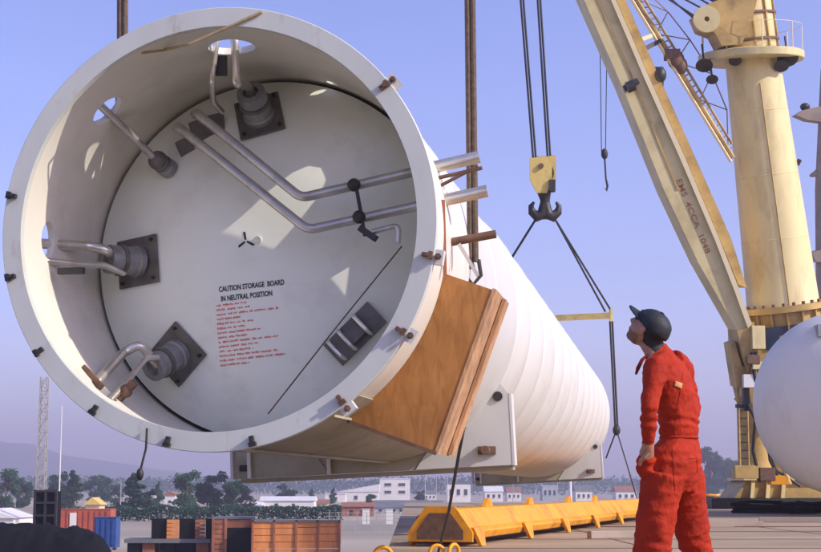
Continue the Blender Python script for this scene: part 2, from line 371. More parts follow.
# flange clips and their pads
def clip(px, py, big=False, lean=0.0):
    p = plane_px(px, py, -0.04); u, v, _ = uvw(p); rad = (U * u + V * v).normalized(); tan = AX.cross(rad)
    b = MB(); m = Matrix((rad, tan, AX)).transposed()
    p = O + rad * 1.655 - AX * 0.04; b.box(p - AX * 0.015, (0.075, 0.03, 0.04), m); b.tube([p - AX * 0.055, p + AX * 0.0], 0.014, 8); b.box(p + rad * 0.025 - AX * 0.02, (0.03, 0.055, 0.035), m)
    b.build('clip', 'rust_steel' if big else 'dark_steel', tank)
    if big:
        b = MB(); q = O + rad * 1.735 + AX * 0.02; b.box(q, (0.07, 0.11, 0.08), m); pad = b.build('clip_pad', 'white_paint', tank)
        b = MB(); b.tube([q - AX * 0.03, q - AX * 0.10], 0.014, 8); b.tube([q - AX * 0.05, q - AX * 0.07], 0.026, 6); b.build('bolt', 'rust_steel', pad)
for (x, y) in [(12, 277), (19, 197), (36, 354), (92, 414), (168, 442), (252, 438)]: clip(x, y)
for (x, y) in [(341, 400), (402, 331), (391, 81), (427, 255)]: clip(x, y, True)

# nozzles on the head
def nozzle(px, py, ang, size, r, ln, tilt=0.6, plate=True):
    p = head_px(px, py); u, v, w_ = uvw(p); rr = max(0.2, math.hypot(u, v)); rad = (U * u + V * v) / rr
    slope = 0.34 * 3 * rr * rr / HEADR ** 3
    nrm = (rad * slope - AX).normalized()
    tn = rad.cross(nrm).normalized(); bn = nrm.cross(tn)
    ca, sa = math.cos(R(ang)), math.sin(R(ang)); x = tn * ca + bn * sa; y = bn * ca - tn * sa
    if plate:
        b = MB(); b.box(p + nrm * 0.012, (size, size, 0.024), Matrix((x, y, nrm)).transposed()); pl = b.build('base_plate', 'plate_steel', tank)
        for (i, j) in ((1, 1), (1, -1), (-1, 1), (-1, -1)):
            b = MB(); c = p + x * i * size * 0.4 + y * j * size * 0.4; b.tube([c + nrm * 0.02, c + nrm * 0.05], 0.016, 6); b.build('bolt', 'dark_steel', pl)
    axn = (rad * tilt - AX * (1 - tilt * 0.4)).normalized()
    b = MB(); b.lathe([(r * 1.12, 0.0), (r * 1.12, 0.05), (r, 0.06), (r, ln), (r * 0.97, ln + 0.012), (r * 0.55, ln + 0.012), (r * 0.5, ln - 0.03), (0.001, ln - 0.03)], p, axn, 28)
    nz = b.build('nozzle', 'nozzle_steel', tank)
    b = MB(); b.lathe([(r * 1.10, ln * 0.55), (r * 1.10, ln * 0.68)], p, axn, 28); b.lathe([(r * 1.02, ln * 0.55), (r * 1.10, ln * 0.55)], p, axn, 28); b.lathe([(r * 1.10, ln * 0.68), (r * 1.02, ln * 0.68)], p, axn, 28); b.build('collar', 'plate_steel', nz)
    return p + axn * ln, axn, nz
def pipe(pts, r, name='pipe', m='steel_pipe', parent=None, n=12):
    # round the corners
    pts = [Vector(p) for p in pts]; o = [pts[0]]
    for i in range(1, len(pts) - 1):
        a, c, d = pts[i - 1], pts[i], pts[i + 1]; k = min(0.07, (a - c).length * 0.4, (d - c).length * 0.4)
        p0 = c + (a - c).normalized() * k; p2 = c + (d - c).normalized() * k
        for j in range(6): s = j / 5; o.append(p0 * (1 - s) ** 2 + c * 2 * s * (1 - s) + p2 * s * s)
    o.append(pts[-1]); b = MB(); b.tube(o, r, n); return b.build(name, m, parent or tank)
# A: top nozzle, two pipes up through the top hole
eA, aA, nA = nozzle(260, 117, 12, 0.40, 0.125, 0.30, 0.45)
pipe([eA - aA * 0.05, eA + aA * 0.08, plane_px(236, 84, uvw(HA)[2] + 0.05), HA + V * 0.10 + U * 0.02], 0.036, m='bright_pipe')
pipe([plane_px(222, 112, 1.3), plane_px(213, 102, 1.02), plane_px(212, 80, uvw(HA)[2] + 0.02), HA + V * 0.06 - U * 0.13], 0.024, m='bright_pipe')
b = MB(); pv = plane_px(221, 66, uvw(HA)[2] + 0.08); b.box(pv, (0.10, 0.05, 0.16)); b.build('valve', 'dark_steel', tank)
# B: ball nozzle upper side
eB, aB, nB = nozzle(170, 170, 0, 0.3, 0.075, 0.16, 0.5, plate=False)
pipe([eB - aB * 0.04, eB + aB * 0.07, HB + (HB - O - AX * uvw(HB)[2]).normalized() * 0.18 - AX * 0.06], 0.034)
b = MB(); b.ell(eB, 0.085, 0.085, 0.085); b.build('ball_valve', 'plate_steel', nB)
# C: side nozzle
eC, aC, nC = nozzle(139, 262, 4, 0.42, 0.125, 0.30, 0.6)
pipe([eC - aC * 0.08, plane_px(107, 250, uvw(eC)[2] - 0.10), plane_px(88, 246, uvw(eC)[2] - 0.14), HC - U * 0.16 + V * -0.02], 0.042, m='bright_pipe')
pipe([plane_px(124, 273, 1.28), plane_px(104, 265, 1.05), plane_px(86, 265, 0.9), HC - U * 0.02 - V * 0.17 ], 0.028, m='bright_pipe')
b = MB(); pc = plane_px(70, 271, 0.62); b.bar(pc - U * 0.1, pc + U * 0.12, 0.05, 0.05); b.build('bracket', 'dark_steel', tank)
# D: lower nozzle
eD, aD, nD = nozzle(178, 354, -4, 0.40, 0.12, 0.32, 0.55)
rD = (HD - O - AX * uvw(HD)[2]).normalized()
pipe([eD - aD * 0.06, plane_px(140, 344, uvw(eD)[2] - 0.10), plane_px(124, 352, uvw(eD)[2] - 0.14), plane_px(97, 382, 0.55), HD + rD * 0.1 - U * 0.05], 0.040, m='bright_pipe')
pipe([plane_px(158, 358, 1.12), plane_px(146, 358, 1.0), plane_px(118, 392, 0.62), HD + rD * 0.1 + U * 0.12], 0.026, m='bright_pipe')
b = MB(); pd = plane_px(94, 379, 0.50); x_ = (U * 0.7 - V * 0.7); b.bar(pd - x_ * 0.14, pd + x_ * 0.10, 0.035, 0.05); b.build('bracket', 'rust_steel', tank)
b = MB(); pd = plane_px(126, 391, 0.66); x_ = (U * 0.7 + V * 0.7); b.bar(pd - x_ * 0.12, pd + x_ * 0.10, 0.06, 0.06); b.ell(pd, 0.055, 0.055, 0.055); b.build('bracket', 'rust_steel', tank)
# E: bracket with loops near the rim
pe = head_px(356, 334); x_ = (U * 0.72 + V * 0.69); y_ = (U * 0.69 - V * 0.72)
b = MB(); b.box(pe - AX * 0.03, (0.52, 0.24, 0.03), Matrix((x_, y_, AX)).transposed()); eb = b.build('base_plate', 'plate_steel', tank)
for k in (-0.20, -0.08, 0.10):
    c = pe + x_ * k - AX * 0.05; pipe([c - y_ * 0.10, c - y_ * 0.10 - AX * 0.12, c + y_ * 0.10 - AX * 0.12, c + y_ * 0.10], 0.018, 'loop', 'bright_pipe', eb, 8)
b = MB(); c = pe + x_ * 0.02 - AX * 0.07; b.box(c, (0.20, 0.14, 0.08), Matrix((x_, y_, AX)).transposed()); b.build('bracket', 'plate_steel', eb)
# long thin rod across the head
pipe([plane_px(402, 246, 1.0), plane_px(338, 325, 1.0), plane_px(268, 414, 0.95)], 0.006, 'rod', 'rust_steel')
# F: dark plates where the bent pipes start
for (x, y, sz) in ((203, 131, 0.20), (186, 147, 0.14), (216, 124, 0.16)):
    p = head_px(x, y); u, v, _ = uvw(p); rad = (U * u + V * v).normalized(); tn = AX.cross(rad)
    b = MB(); b.box(p - AX * 0.02, (sz, sz, 0.03), Matrix(((rad + tn * .2).normalized(), (tn - rad * .2).normalized(), AX)).transposed()); b.build('base_plate', 'plate_steel', tank)
for pl in PIPES:
    pipe([plane_px(*k) for k in pl], 0.040, 'bent_pipe', 'steel_pipe', n=14)
    a = plane_px(*pl[3]); d_ = (a - plane_px(*pl[2])).normalized()
    b = MB(); b.tube([a - d_ * 0.40, a + d_ * 0.004], 0.050, 16); b.build('pipe_end', 'bright_pipe', tank)
# clamp joining the two pipes
ca, cb = plane_px(355, 180, 0.86), plane_px(365, 236, 0.86)
b = MB(); b.bar(ca, cb, 0.03, 0.03); b.ell(plane_px(354, 185, 0.86), 0.055, 0.055, 0.055); b.ell(plane_px(359, 217, 0.86), 0.055, 0.055, 0.055); b.bar(plane_px(360, 228, 0.86), plane_px(376, 239, 0.84), 0.06, 0.05); b.build('pipe_clamp', 'dark_steel', tank)
pipe([plane_px(372, 232, 0.84), plane_px(399, 225, 0.84), plane_px(398, 243, 0.84)], 0.022, 'stub_pipe', 'steel_pipe')
# outside: third pipe, straps and bracket
pipe([plane_px(452, 242, 1.0), plane_px(496, 234, 1.0)], 0.034, 'stub_pipe', 'rust_steel')
pipe([plane_px(438, 178, 0.8), plane_px(482, 168, 0.75)], 0.016, 'stub_pipe', 'rust_steel')
pipe([plane_px(440, 186, 0.8), plane_px(478, 166, 0.75)], 0.014, 'stub_pipe', 'rust_steel')
b = MB(); b.bar(plane_px(459, 244, 0.95), plane_px(478, 276, 0.95), 0.018, 0.03); b.build('brace', 'bright_pipe', tank)
b = MB(); b.bar(plane_px(443, 200, 0.6), plane_px(445, 275, 0.6), 0.02, 0.03); b.build('brace', 'wagon_rust', tank)
# saddles
ROLL = R(2.7)
def RU(a, h): return U * (a * math.cos(ROLL) - h * math.sin(ROLL)) + V * (a * math.sin(ROLL) + h * math.cos(ROLL))
def saddle(w_, lift=True):
    C = O + AX * w_ - U * 0.10 + V * 0.05; arc = []
    pts = [(-1.58, -1.84), (1.60, -1.84), (1.60, -1.03), (1.34, -0.69)]
    arc = [(1.60 * math.cos(R(a)), 1.60 * math.sin(R(a))) for a in range(-26, -155, -6)]
    pts += arc + [(-1.34, -0.69), (-1.58, -1.03)]
    b = MB(); b.prism([C + RU(*k) for k in pts], AX * 0.05); s = b.build('saddle', 'shade_olive', tank)  # web in olive, its colour carrying the shade beneath the tank
    for sx in (-1, 1):
        b = MB(); b.prism([C + RU(sx * h, k) - AX * 0.016 for h, k in ((0.50, -1.835), (1.60, -1.835), (1.60, -1.03), (1.34, -0.69), (1.20, -1.0), (0.80, -1.42))], AX * 0.014); b.build('horn_plate', 'white_paint' if sx > 0 else 'shade_olive', s)  # white paints the sunlit part; its inner edge follows the crate's shadow
    b = MB(); b.prism([C + RU(*k) + AX * 0.06 for k in [(-1.58, -1.89), (1.60, -1.89), (1.60, -1.842), (-1.58, -1.842)]], AX * 0.22); b.build('foot_plate', 'shade_olive', s)
    for sx in (-1, 0.975):
        b = MB(); b.prism([C + RU(sx * 1.645, -1.84) - AX * 0.02, C + RU(sx * 1.675, -1.84) - AX * 0.02, C + RU(sx * 1.675, -1.03) - AX * 0.02, C + RU(sx * 1.645, -1.03) - AX * 0.02], AX * 0.24); b.build('edge_plate', 'white_paint', s)
    for a in (-1.44, -0.5):
        b = MB(); b.prism([C + RU(a - 0.02, -1.838) - AX * 0.07, C + RU(a + 0.02, -1.838) - AX * 0.07, C + RU(a + 0.02, -1.45 if abs(a) > 1 else -1.62) - AX * 0.07, C + RU(a - 0.02, -1.45 if abs(a) > 1 else -1.62) - AX * 0.07], AX * 0.052); b.build('stiffener', 'skirt_paint', s)
    b = MB(); c = C + RU(1.48, -1.06) - AX * 0.018; b.lathe([(0.001, 0.02), (0.055, 0.02), (0.055, 0.0)], c, -AX, 16); b.build('lifting_eye', 'dark_steel', s)
    b = MB(); c = C + RU(1.32, -1.66) - AX * 0.01; b.box(c, (0.20, 0.10, 0.09)); b.tube([c - AX * 0.05, c - AX * 0.16], 0.05, 10); b.build('shackle', 'rust_steel', s)
    b = MB(); c = C + RU(-1.50, -1.72) - AX * 0.01; b.box(c, (0.13, 0.06, 0.07)); b.build('shackle', 'dark_steel', s)
saddle(wt(0.345)); saddle(wt(0.70))
b = MB(); n = 24; vs = []                              # added olive plate painting the shade under the shell, flange to front saddle
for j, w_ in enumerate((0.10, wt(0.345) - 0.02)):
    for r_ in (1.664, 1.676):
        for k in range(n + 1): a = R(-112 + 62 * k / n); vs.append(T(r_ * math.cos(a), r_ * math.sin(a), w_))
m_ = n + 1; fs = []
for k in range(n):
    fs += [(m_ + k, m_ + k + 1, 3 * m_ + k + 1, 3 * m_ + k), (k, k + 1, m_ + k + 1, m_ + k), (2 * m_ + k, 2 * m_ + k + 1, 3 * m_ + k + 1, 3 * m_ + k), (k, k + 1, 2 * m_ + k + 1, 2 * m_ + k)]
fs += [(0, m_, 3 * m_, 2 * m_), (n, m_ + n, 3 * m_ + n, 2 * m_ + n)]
b.add(vs, fs, True); b.build('belly_shade', 'shade_olive', tank)
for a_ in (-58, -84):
    b = MB(); a = R(a_); b.bar(T(1.69 * math.cos(a), 1.69 * math.sin(a), 0.15), T(1.69 * math.cos(a), 1.69 * math.sin(a), wt(0.345) - 0.05), 0.014, 0.02); b.build('belly_shade_seam', 'shade_olive', tank)
# weathered cord along the upper rim
b = MB(); b.tube([plane_px(x, y, -0.05) if i > 1 else cyl_px(x, y, 1.6) for i, (x, y) in enumerate([(142, 53), (165, 50), (190, 44), (215, 33), (240, 22), (262, 12)])], 0.012, 6); b.build('rim_cord', 'cord', tank)

# lettering on the head
def head_text(lines, matname, name, x0, y0, roll, parent):
    pass
TROLL = R(5.0); TU = U * math.cos(TROLL) + V * math.sin(TROLL); TV = V * math.cos(TROLL) - U * math.sin(TROLL)
def on_head(p):                        # drop a point of the text plane onto the dished head
    u, v, _ = uvw(p); return T(u, v, head_w(math.hypot(u, v)) - 0.004)
def text_mesh(txt, size, bold=0.0):
    cu = bpy.data.curves.new('lettering', 'FONT'); cu.body = txt; cu.size = size; cu.offset = bold; cu.resolution_u = 3
    o = bpy.data.objects.new('lettering', cu); COL.objects.link(o)
    d = bpy.context.evaluated_depsgraph_get(); m = bpy.data.meshes.new_from_object(o.evaluated_get(d))
    vs = [tuple(x.co) for x in m.vertices]; fs = [tuple(p.vertices) for p in m.polygons]
    bpy.data.objects.remove(o); bpy.data.curves.remove(cu); bpy.data.meshes.remove(m); return vs, fs
def letter_line(txt, px, py, width_px, size, matname, parent):
    vs, fs = text_mesh(txt, size, 0.0015); xm = max(x[0] for x in vs)
    base = head_px(px, py); sc = (width_px / 115.0) / xm
    b = MB(); b.add([on_head(base + TU * (x * sc) + TV * y) for x, y, z in vs], fs); b.build('lettering', matname, parent)
letter_line('CAUTION STORAGE  BOARD', 219, 292, 66, 0.062, 'black_print', head)
letter_line('IN NEUTRAL POSITION', 221, 301.5, 52, 0.062, 'black_print', head)
rows = [30, 33, 62, 26, 36, 28, 44, 30, 60, 40, 34, 58, 66, 30]
for i, wpx in enumerate(rows):                         # the small red notice: unreadable rows of fine print
    b = MB(); base = head_px(216 + i * 0.35, 307 + i * 4.6); x = 0.0; W = wpx / 115.0
    while x < W:
        L_ = random.uniform(0.02, 0.10)
        k = 0.0
        while k < L_ and x + k < W:
            s = random.uniform(0.006, 0.011); h0 = random.uniform(0.0, 0.006); h1 = random.uniform(0.013, 0.021)
            q_ = [on_head(base + TU * (x + k + a) + TV * c) for a, c in ((0, h0), (s, h0), (s, h1), (0, h1))]; b.add(q_, [(0, 1, 2, 3)]); k += s + 0.0045
        x += L_ + 0.018
    b.build('lettering', 'red_print', head)
# the three-bladed mark beside the patch of sun
b = MB(); c = head_px(246, 241)
for a in (100, 215, 330):
    d_ = TU * math.cos(R(a)) + TV * math.sin(R(a)); e_ = TV * math.cos(R(a)) - TU * math.sin(R(a))
    b.add([on_head(c + d_ * 0.01 - e_ * 0.008), on_head(c + d_ * 0.075 - e_ * 0.014), on_head(c + d_ * 0.085 + e_ * 0.006), on_head(c + d_ * 0.01 + e_ * 0.008)], [(0, 1, 2, 3)])
b.build('lettering', 'black_print', head)
b = MB(); b.lathe([(0.001, 0.03), (0.03, 0.025), (0.035, 0.0)], head_px(258, 240), -AX, 14); b.build('lug', 'head_paint', head)

# ---------------------------------------------------------------- wooden crate
er = U * math.cos(R(20)) - V * math.sin(R(20)); et = -U * math.sin(R(20)) - V * math.cos(R(20))
W0, W1 = wt(0.06), wt(0.126)
def CR(r, t, w_): return O + er * r + et * t + AX * w_
crate = thing('wooden_crate', 'orange-brown plywood crate fixed to the tank side just behind the flange', 'crate', CR(1.9, 1.06, W0))
TA, TB, RO = -0.28, 1.05, 2.06
def arc_r(t): return math.sqrt(max(0, 1.664 ** 2 - t * t))
def plate(t0, t1, r1, w_, dw, n=10, rin=None):
    ts = [t0 + (t1 - t0) * k / n for k in range(n + 1)]
    return [CR(r1, t0, w_), CR(r1, t1, w_)] + [CR((rin or arc_r(t)), t, w_) for t in ts[::-1]]
b = MB(); b.prism(plate(TA, TB, RO - 0.02, W0, 0), AX * 0.02); b.build('front_panel', 'plywood', crate)
b = MB(); b.prism(plate(TA, TB, RO - 0.02, W1 - 0.02, 0), AX * 0.02); b.build('back_panel', 'plywood', crate)
nP = 5; dW = (W1 - W0)
for k in range(nP):                                     # planks on the outer side
    a = W0 - 0.012 + k * dW / nP + 0.004; a1 = W0 - 0.012 + (k + 1) * dW / nP - 0.006
    off = random.uniform(-0.006, 0.006)
    b = MB(); b.prism([CR(RO - 0.018 + off, TA - 0.012, a), CR(RO + 0.012 + off, TA - 0.012, a), CR(RO + 0.012 + off, TB + 0.012, a), CR(RO - 0.018 + off, TB + 0.012, a)], AX * (a1 - a)); b.build('plank', 'timber', crate)
for (t0, t1) in ((TA, TA + 0.02), (TB - 0.02, TB)):
    b = MB(); ri = arc_r(t0)
    b.prism([CR(ri, t0 + .001, W0 + 0.022), CR(RO - 0.022, t0 + .001, W0 + 0.022), CR(RO - 0.022, t1 + .002, W0 + 0.022), CR(ri, t1 + .002, W0 + 0.022)], AX * (dW - 0.046)); b.build('end_panel_or_shade', 'plywood', crate)
b = MB(); b.bar(CR(RO + 0.03, TA, W0 + dW * 0.55), CR(RO + 0.03, TB, W0 + dW * 0.55), 0.03, 0.10, AX); b.build('batten', 'timber', crate)
b = MB(); b.bar(CR(arc_r(TB) + .02, TB + 0.012, W0 - 0.004), CR(RO, TB + 0.012, W0 - 0.004), 0.03, 0.018, AX); b.build('lower_edging', 'rust_steel', crate)

# ---------------------------------------------------------------- near slings
def rope_thing(name, label, pts, r, m='rope', n=8, cat='rope', group=None, twin=0.0, extra=None):
    b = MB()
    if twin:
        pts = [Vector(p) for p in pts]
        for s in (-1, 1): b.tube([p + U * twin * s for p in pts], r, n)
    else: b.tube(pts, r, n)
    o = b.build(name, m, None, origin=Vector(pts[-1])); return tag(o, label, cat, group)
WS = wt(0.155)
TOPZ = 9.0
sA = at(122.5, 60, 13.85); sA = T(-1.70, 0.0, WS)
pL = plane_px(122.5, 45, WS); pLt = plane_px(122.5, -60, WS)
rope_thing('lifting_sling', 'brown lifting sling rising behind the top edge of the flange', [pLt + V * 14, pLt, pL, T(uvw(pL)[0], 0.0, WS)], 0.030, twin=0.024, cat='sling', group='slings holding the tank')
pR0, pR1 = plane_px(470, 0, WS), plane_px(473, 262, WS)
u1 = uvw(pR1)[0]
rope_thing('lifting_sling', 'brown lifting sling passing the pipe ends down to the wooden crate', [pR0 + (pR0 - pR1).normalized() * 14, pR0, pR1], 0.026, twin=0.024, cat='sling', group='slings holding the tank')
b = MB(); c = pR1; b.tube([c - V * 0.0 - U * 0.0, c - V * 0.05 - U * 0.12], 0.05, 10)
b.tube([c + U * 0.05 + V * 0.02, c + U * 0.07 - V * 0.12, c - V * 0.20, c - U * 0.07 - V * 0.12, c - U * 0.05 + V * 0.02], 0.018, 8)
tag(b.build('shackle', 'dark_steel', None, origin=c - V * 0.2), 'dark shackle at the lower end of the sling above the crate', 'shackle')
# tag lines
b = MB(); p0 = plane_px(147, 428, -0.06); p1 = plane_px(146, 448, -0.06); p2 = plane_px(140, 472, -0.06); b.tube([p0, p1, p2], 0.009, 6); b.ell(plane_px(140, 474, -0.06), 0.028, 0.028, 0.045)
tag(b.build('hanging_cord', 'cable', None, origin=p2), 'short dark cord dangling from the lower rim of the flange', 'cord')
rp0 = CR(RO + 0.03, 0.62, W0 + 0.5)
rope_thing('tag_line', 'dark rope hanging from the crate down past the yellow beam', [rp0, at(456, 470, 14.6), at(449, 510, 15.6), onz(438, 553, 0.02)], 0.016, 'cable', 6)

# ---------------------------------------------------------------- far hook, block and spreader
DH = 39.0
def H(px, py, dd=0.0): return at(px, py, DH + dd)
rope_thing('hoist_cable', 'paired dark hoist cable of the hook block, nearer the big tank', [H(491, -400), H(522, 0), H(534.5, 158)], 0.028, 'cable', 8, 'cable', 'hoist cables of the hook block', twin=0.035)
rope_thing('hoist_cable', 'paired dark hoist cable of the hook block, nearer the yellow boom', [H(514, -400), H(539, 0), H(549, 158)], 0.028, 'cable', 8, 'cable', 'hoist cables of the hook block', twin=0.035)
hb = thing('hook_block', 'yellow crane hook block with black double hook above the tank', 'hook block', H(545, 222))
b = MB(); b.prism([H(530, 158, -.22), H(552, 156, -.22), H(552, 182, -.22), H(547, 193, -.22), H(537, 193, -.22), H(530, 180, -.22)], FWD * 0.10); b.build('cheek_plate', 'block_yellow', hb)
b = MB(); b.prism([H(532, 157, .12), H(556, 155, .12), H(556, 182, .12), H(550, 193, .12), H(539, 193, .12), H(532, 180, .12)], FWD * 0.10); b.build('cheek_plate', 'block_yellow', hb)
b = MB(); b.lathe([(0.12, 0), (0.30, 0), (0.26, 0.09), (0.30, 0.18), (0.12, 0.18)], H(542.5, 173, -.10), FWD, 24, closed=True); b.build('sheave', 'dark_steel', hb)
b = MB(); b.lathe([(0.001, 0), (0.07, 0), (0.07, 0.06)], H(541, 166, -.28), FWD, 12); b.build('axle_pin', 'rust_steel', hb)
b = MB(); b.tube([H(544, 190), H(545, 200), H(545, 208)], [0.20, 0.13, 0.12], 12); b.box(H(552, 186, -.2), (0.16, 0.2, 0.30)); b.build('swivel', 'dark_steel', hb)
b = MB()
for s in (-1, 1):
    b.tube([H(545, 203), H(545 + s * 2, 214), H(545 + s * 8, 216.5), H(545 + s * 13, 212), H(545 + s * 14, 206), H(545 + s * 11, 202)], [0.13, 0.16, 0.15, 0.11, 0.07, 0.03], 12)
b.box(H(545, 216), (0.42, 0.16, 0.16)); b.build('double_hook', 'dark_steel', hb)
sp = thing('spreader_bar', 'thin yellow spreader bar above the far end of the tank', 'spreader bar', H(542, 321))
pl_, pr_ = H(474, 322, 0.6), H(611, 315.5, -0.6)
b = MB(); b.bar(pl_, pr_, 0.20, 0.14, V); b.build('bar', 'block_yellow', sp)
for e_ in (pl_, pr_):
    b = MB(); b.bar(e_ - V * 0.16, e_ + V * 0.16, 0.06, 0.22, FWD); b.build('end_plate', 'block_yellow', sp)
rope_thing('hook_sling', 'black sling from the double hook running down behind the tank', [H(536, 219), pl_ + V * 0.1], 0.032, 'cable', 8, 'sling', 'slings of the spreader bar')
b = MB()
for s in (-0.14, 0.02): b.tube([H(555, 219) , pr_ + V * 0.1 + U * s], 0.026, 8)
tag(b.build('hook_sling', 'cable', None, origin=pr_), 'doubled black sling from the double hook to the free end of the spreader bar', 'sling', 'slings of the spreader bar')
pe2 = H(616.5, 430, -0.4)
b = MB()
for s in (-0.03, 0.03): b.tube([pr_ - V * 0.15 + U * s, pe2 + U * s], 0.026, 8)
b.ell(pe2, 0.10, 0.08, 0.14)
b.tube([pe2, H(606, 458, 0)], 0.02, 6)
tag(b.build('drop_sling', 'cable', None, origin=pe2), 'black sling hanging from the spreader bar to the ribbed tank end', 'sling', 'slings of the spreader bar')
rope_thing('tag_line', 'thin rope slanting from the far sling down behind the man', [pe2, at(628, 468, 37), onz(640, 509, 0.02)], 0.016, 'cable', 6)

# ---------------------------------------------------------------- distant small hook
DF = 70.0
fh = thing('auxiliary_hook', 'small far crane hook on thin wires in the open sky beside the boom', 'hook', at(605, 192, DF))
b = MB()
for s in (-1, 1): b.tube([at(603.5 + s * 8, -300, DF), at(603.5 + s * 2.0, 152, DF)], 0.022, 5)
b.build('wire', 'cable', fh)
b = MB(); b.ell(at(604.5, 154, DF), 0.16, 0.12, 0.26); b.tube([at(604.5, 156, DF), at(606, 180, DF)], 0.045, 6); b.build('hook_ball', 'cable', fh)
b = MB(); b.tube([at(606, 179, DF), at(607.5, 186, DF), at(606.5, 191, DF), at(604.5, 188, DF)], [0.05, 0.06, 0.05, 0.02], 6); b.build('hook', 'cable', fh)

# ================================================================== THE YELLOW CRANE
DC = 60.0
def K(px, py, dd=0.0): return at(px, py, DC + dd)
kbase = K(775, 507.5); kbase.z = 0
crane = thing('harbour_crane', 'tall cream-yellow pedestal crane with slanting box boom', 'crane', kbase)
c0, c1 = K(783, 305), K(752.5, 62)
axc = (c1 - c0).normalized(); hc = (c1 - c0).length; pxm = 25.0
cx, cy, _ = frame(axc)
cyl = [(35.7 / pxm, 0), (35.5 / pxm, 0.02)] + [((35.5 - (35.5 - 26.8) * s) / pxm, hc * s) for s in (0.25, 0.5, 0.75, 0.97)] + [(26.8 / pxm, hc + 0.2)]
b = MB(); b.lathe(cyl, c0, axc, 48); column = b.build('column', 'crane_yellow', crane)
def colpt(s, ang, off=0.0):                             # a point on the column surface; ang 0 faces the camera, + to the sun side
    r = (35.5 - (35.5 - 26.8) * s) / pxm + off
    f = (-FWD - axc * (-FWD).dot(axc)).normalized(); sd = axc.cross(f) * 1.0
    if sd.x < 0: sd = -sd
    return c0 + axc * hc * s + (f * math.cos(R(ang)) + sd * math.sin(R(ang))) * r
b = MB(); b.tube([colpt(s, -4, 0.012) for s in (0.0, 0.25, 0.5, 0.75, 0.9)], 0.025, 5); b.build('weld_seam', 'crane_ochre', column)
for s_ in (0.27, 0.53, 0.79):
    r_ = (35.5 - 8.7 * s_) / pxm; b = MB(); b.lathe([(r_ - .005, -.03), (r_ + .012, 0), (r_ - .005, .03)], c0 + axc * hc * s_, axc, 40); b.build('weld_bead', 'crane_yellow', column)
b = MB(); b.tube([colpt(0.56, 88, 0.02), colpt(0.58, 88, 0.16)], 0.09, 8); b.build('lamp', 'dark_steel', column)
# bolted slewing ring
b = MB(); b.lathe([(1.35, 0.02), (1.86, 0.02), (1.86, -0.22), (1.60, -0.26), (1.60, -1.05), (1.80, -1.10), (1.80, -1.25), (1.3, -1.3)], c0, axc, 48); ring = b.build('slewing_ring', 'crane_ochre', crane)
for k in range(28):
    a = 2 * math.pi * k / 28; d_ = cx * math.cos(a) + cy * math.sin(a)
    b = MB(); b.tube([c0 + d_ * 1.74 + axc * 0.02, c0 + d_ * 1.74 + axc * 0.14], 0.07, 6); b.build('bolt', 'rust_steel', ring)
for k in range(18):
    a = 2 * math.pi * (k + .5) / 18; d_ = cx * math.cos(a) + cy * math.sin(a)
    b = MB(); b.bar(c0 + d_ * 1.68 - axc * 0.24, c0 + d_ * 1.68 - axc * 1.08, 0.05, 0.18, d_); b.build('gusset', 'crane_ochre', ring)
# machinery house and pedestal below
lo = c0 - axc * 1.3
b = MB(); b.prism([K(744, 331, -1.6), K(815, 331, -1.6), K(815, 404, -1.6), K(752, 404, -1.6), K(746, 380, -1.6)], FWD * 3.0); mh = b.build('machinery_house', 'crane_ochre', crane)
b = MB(); b.prism([K(766, 328, -1.66), K(800, 324, -1.66), K(800, 347, -1.66), K(766, 350, -1.66)], FWD * 0.05); b.build('window', 'window_blue', mh)
b = MB(); b.lathe([(0.72, 0), (0.66, 1.0), (0.66, 3.6), (0.8, 3.8)], Vector((K(757, 500).x, K(757, 500).y, 0.6)), (0, 0, 1), 20); b.build('pedestal_leg', 'crane_ochre', crane)
b = MB(); b.lathe([(1.3, 0), (1.2, 4.0)], Vector((K(790, 500).x, K(790, 500).y + 1.0, 0.6)), (0, 0, 1), 24); b.build('pedestal', 'crane_ochre', crane)
b = MB(); bx0 = K(757, 490); b.prism([(bx0.x - 1.15, bx0.y - 1.1, 0.42), (bx0.x + 3.2, bx0.y - 1.1, 0.42), (bx0.x + 2.7, bx0.y - 1.1, 1.10), (bx0.x - 0.65, bx0.y - 1.1, 1.10)], (0, 3.0, 0)); b.build('base_frame', 'crane_ochre', crane)
b = MB(); b.box((bx0.x + 0.95, bx0.y + 0.3, 1.16), (3.5, 3.2, 0.11)); b.build('deck_plate', 'crane_yellow', crane)
b = MB(); b.box((bx0.x + 1.9, bx0.y + 0.4, 0.21), (8.0, 3.6, 0.40)); b.build('ballast_mat', 'dark_steel', crane)
for k in (-0.5, 0.1, 0.7):
    b = MB(); b.bar((bx0.x + k, bx0.y - 1.25, 0.40), (bx0.x + k + 0.1, bx0.y - 1.15, 1.1), 0.14, 0.14); b.build('brace', 'crane_yellow', crane)
for i, (pts, r_, m) in enumerate((([(752, 352), (757, 400), (753, 450), (760, 482)], 0.07, 'dark_steel'), ([(756, 352), (764, 410), (770, 460), (782, 484)], 0.06, 'dark_steel'), ([(764, 404), (772, 440), (790, 484)], 0.09, 'crane_yellow'), ([(748, 404), (760, 430), (776, 470), (800, 486)], 0.06, 'cable'))):
    b = MB(); b.tube([K(x, y, -2.4) for x, y in pts], r_, 8); b.build('hydraulic_hose', m, crane)
for (x, y, w_, h_, m) in ((757, 338, .5, .9, 'crane_yellow'), (752, 360, .5, .35, 'rust_steel'), (760, 366, .7, .3, 'crane_yellow'), (772, 362, .4, .5, 'dark_steel'), (745, 472, .9, .5, 'crane_ochre'), (766, 474, .6, .5, 'rust_steel'), (778, 480, .7, .35, 'beam_yellow')):
    b = MB(); b.box(K(x, y, -2.2), (w_, .6, h_)); b.build('equipment_box', m, crane, bevel=.02)
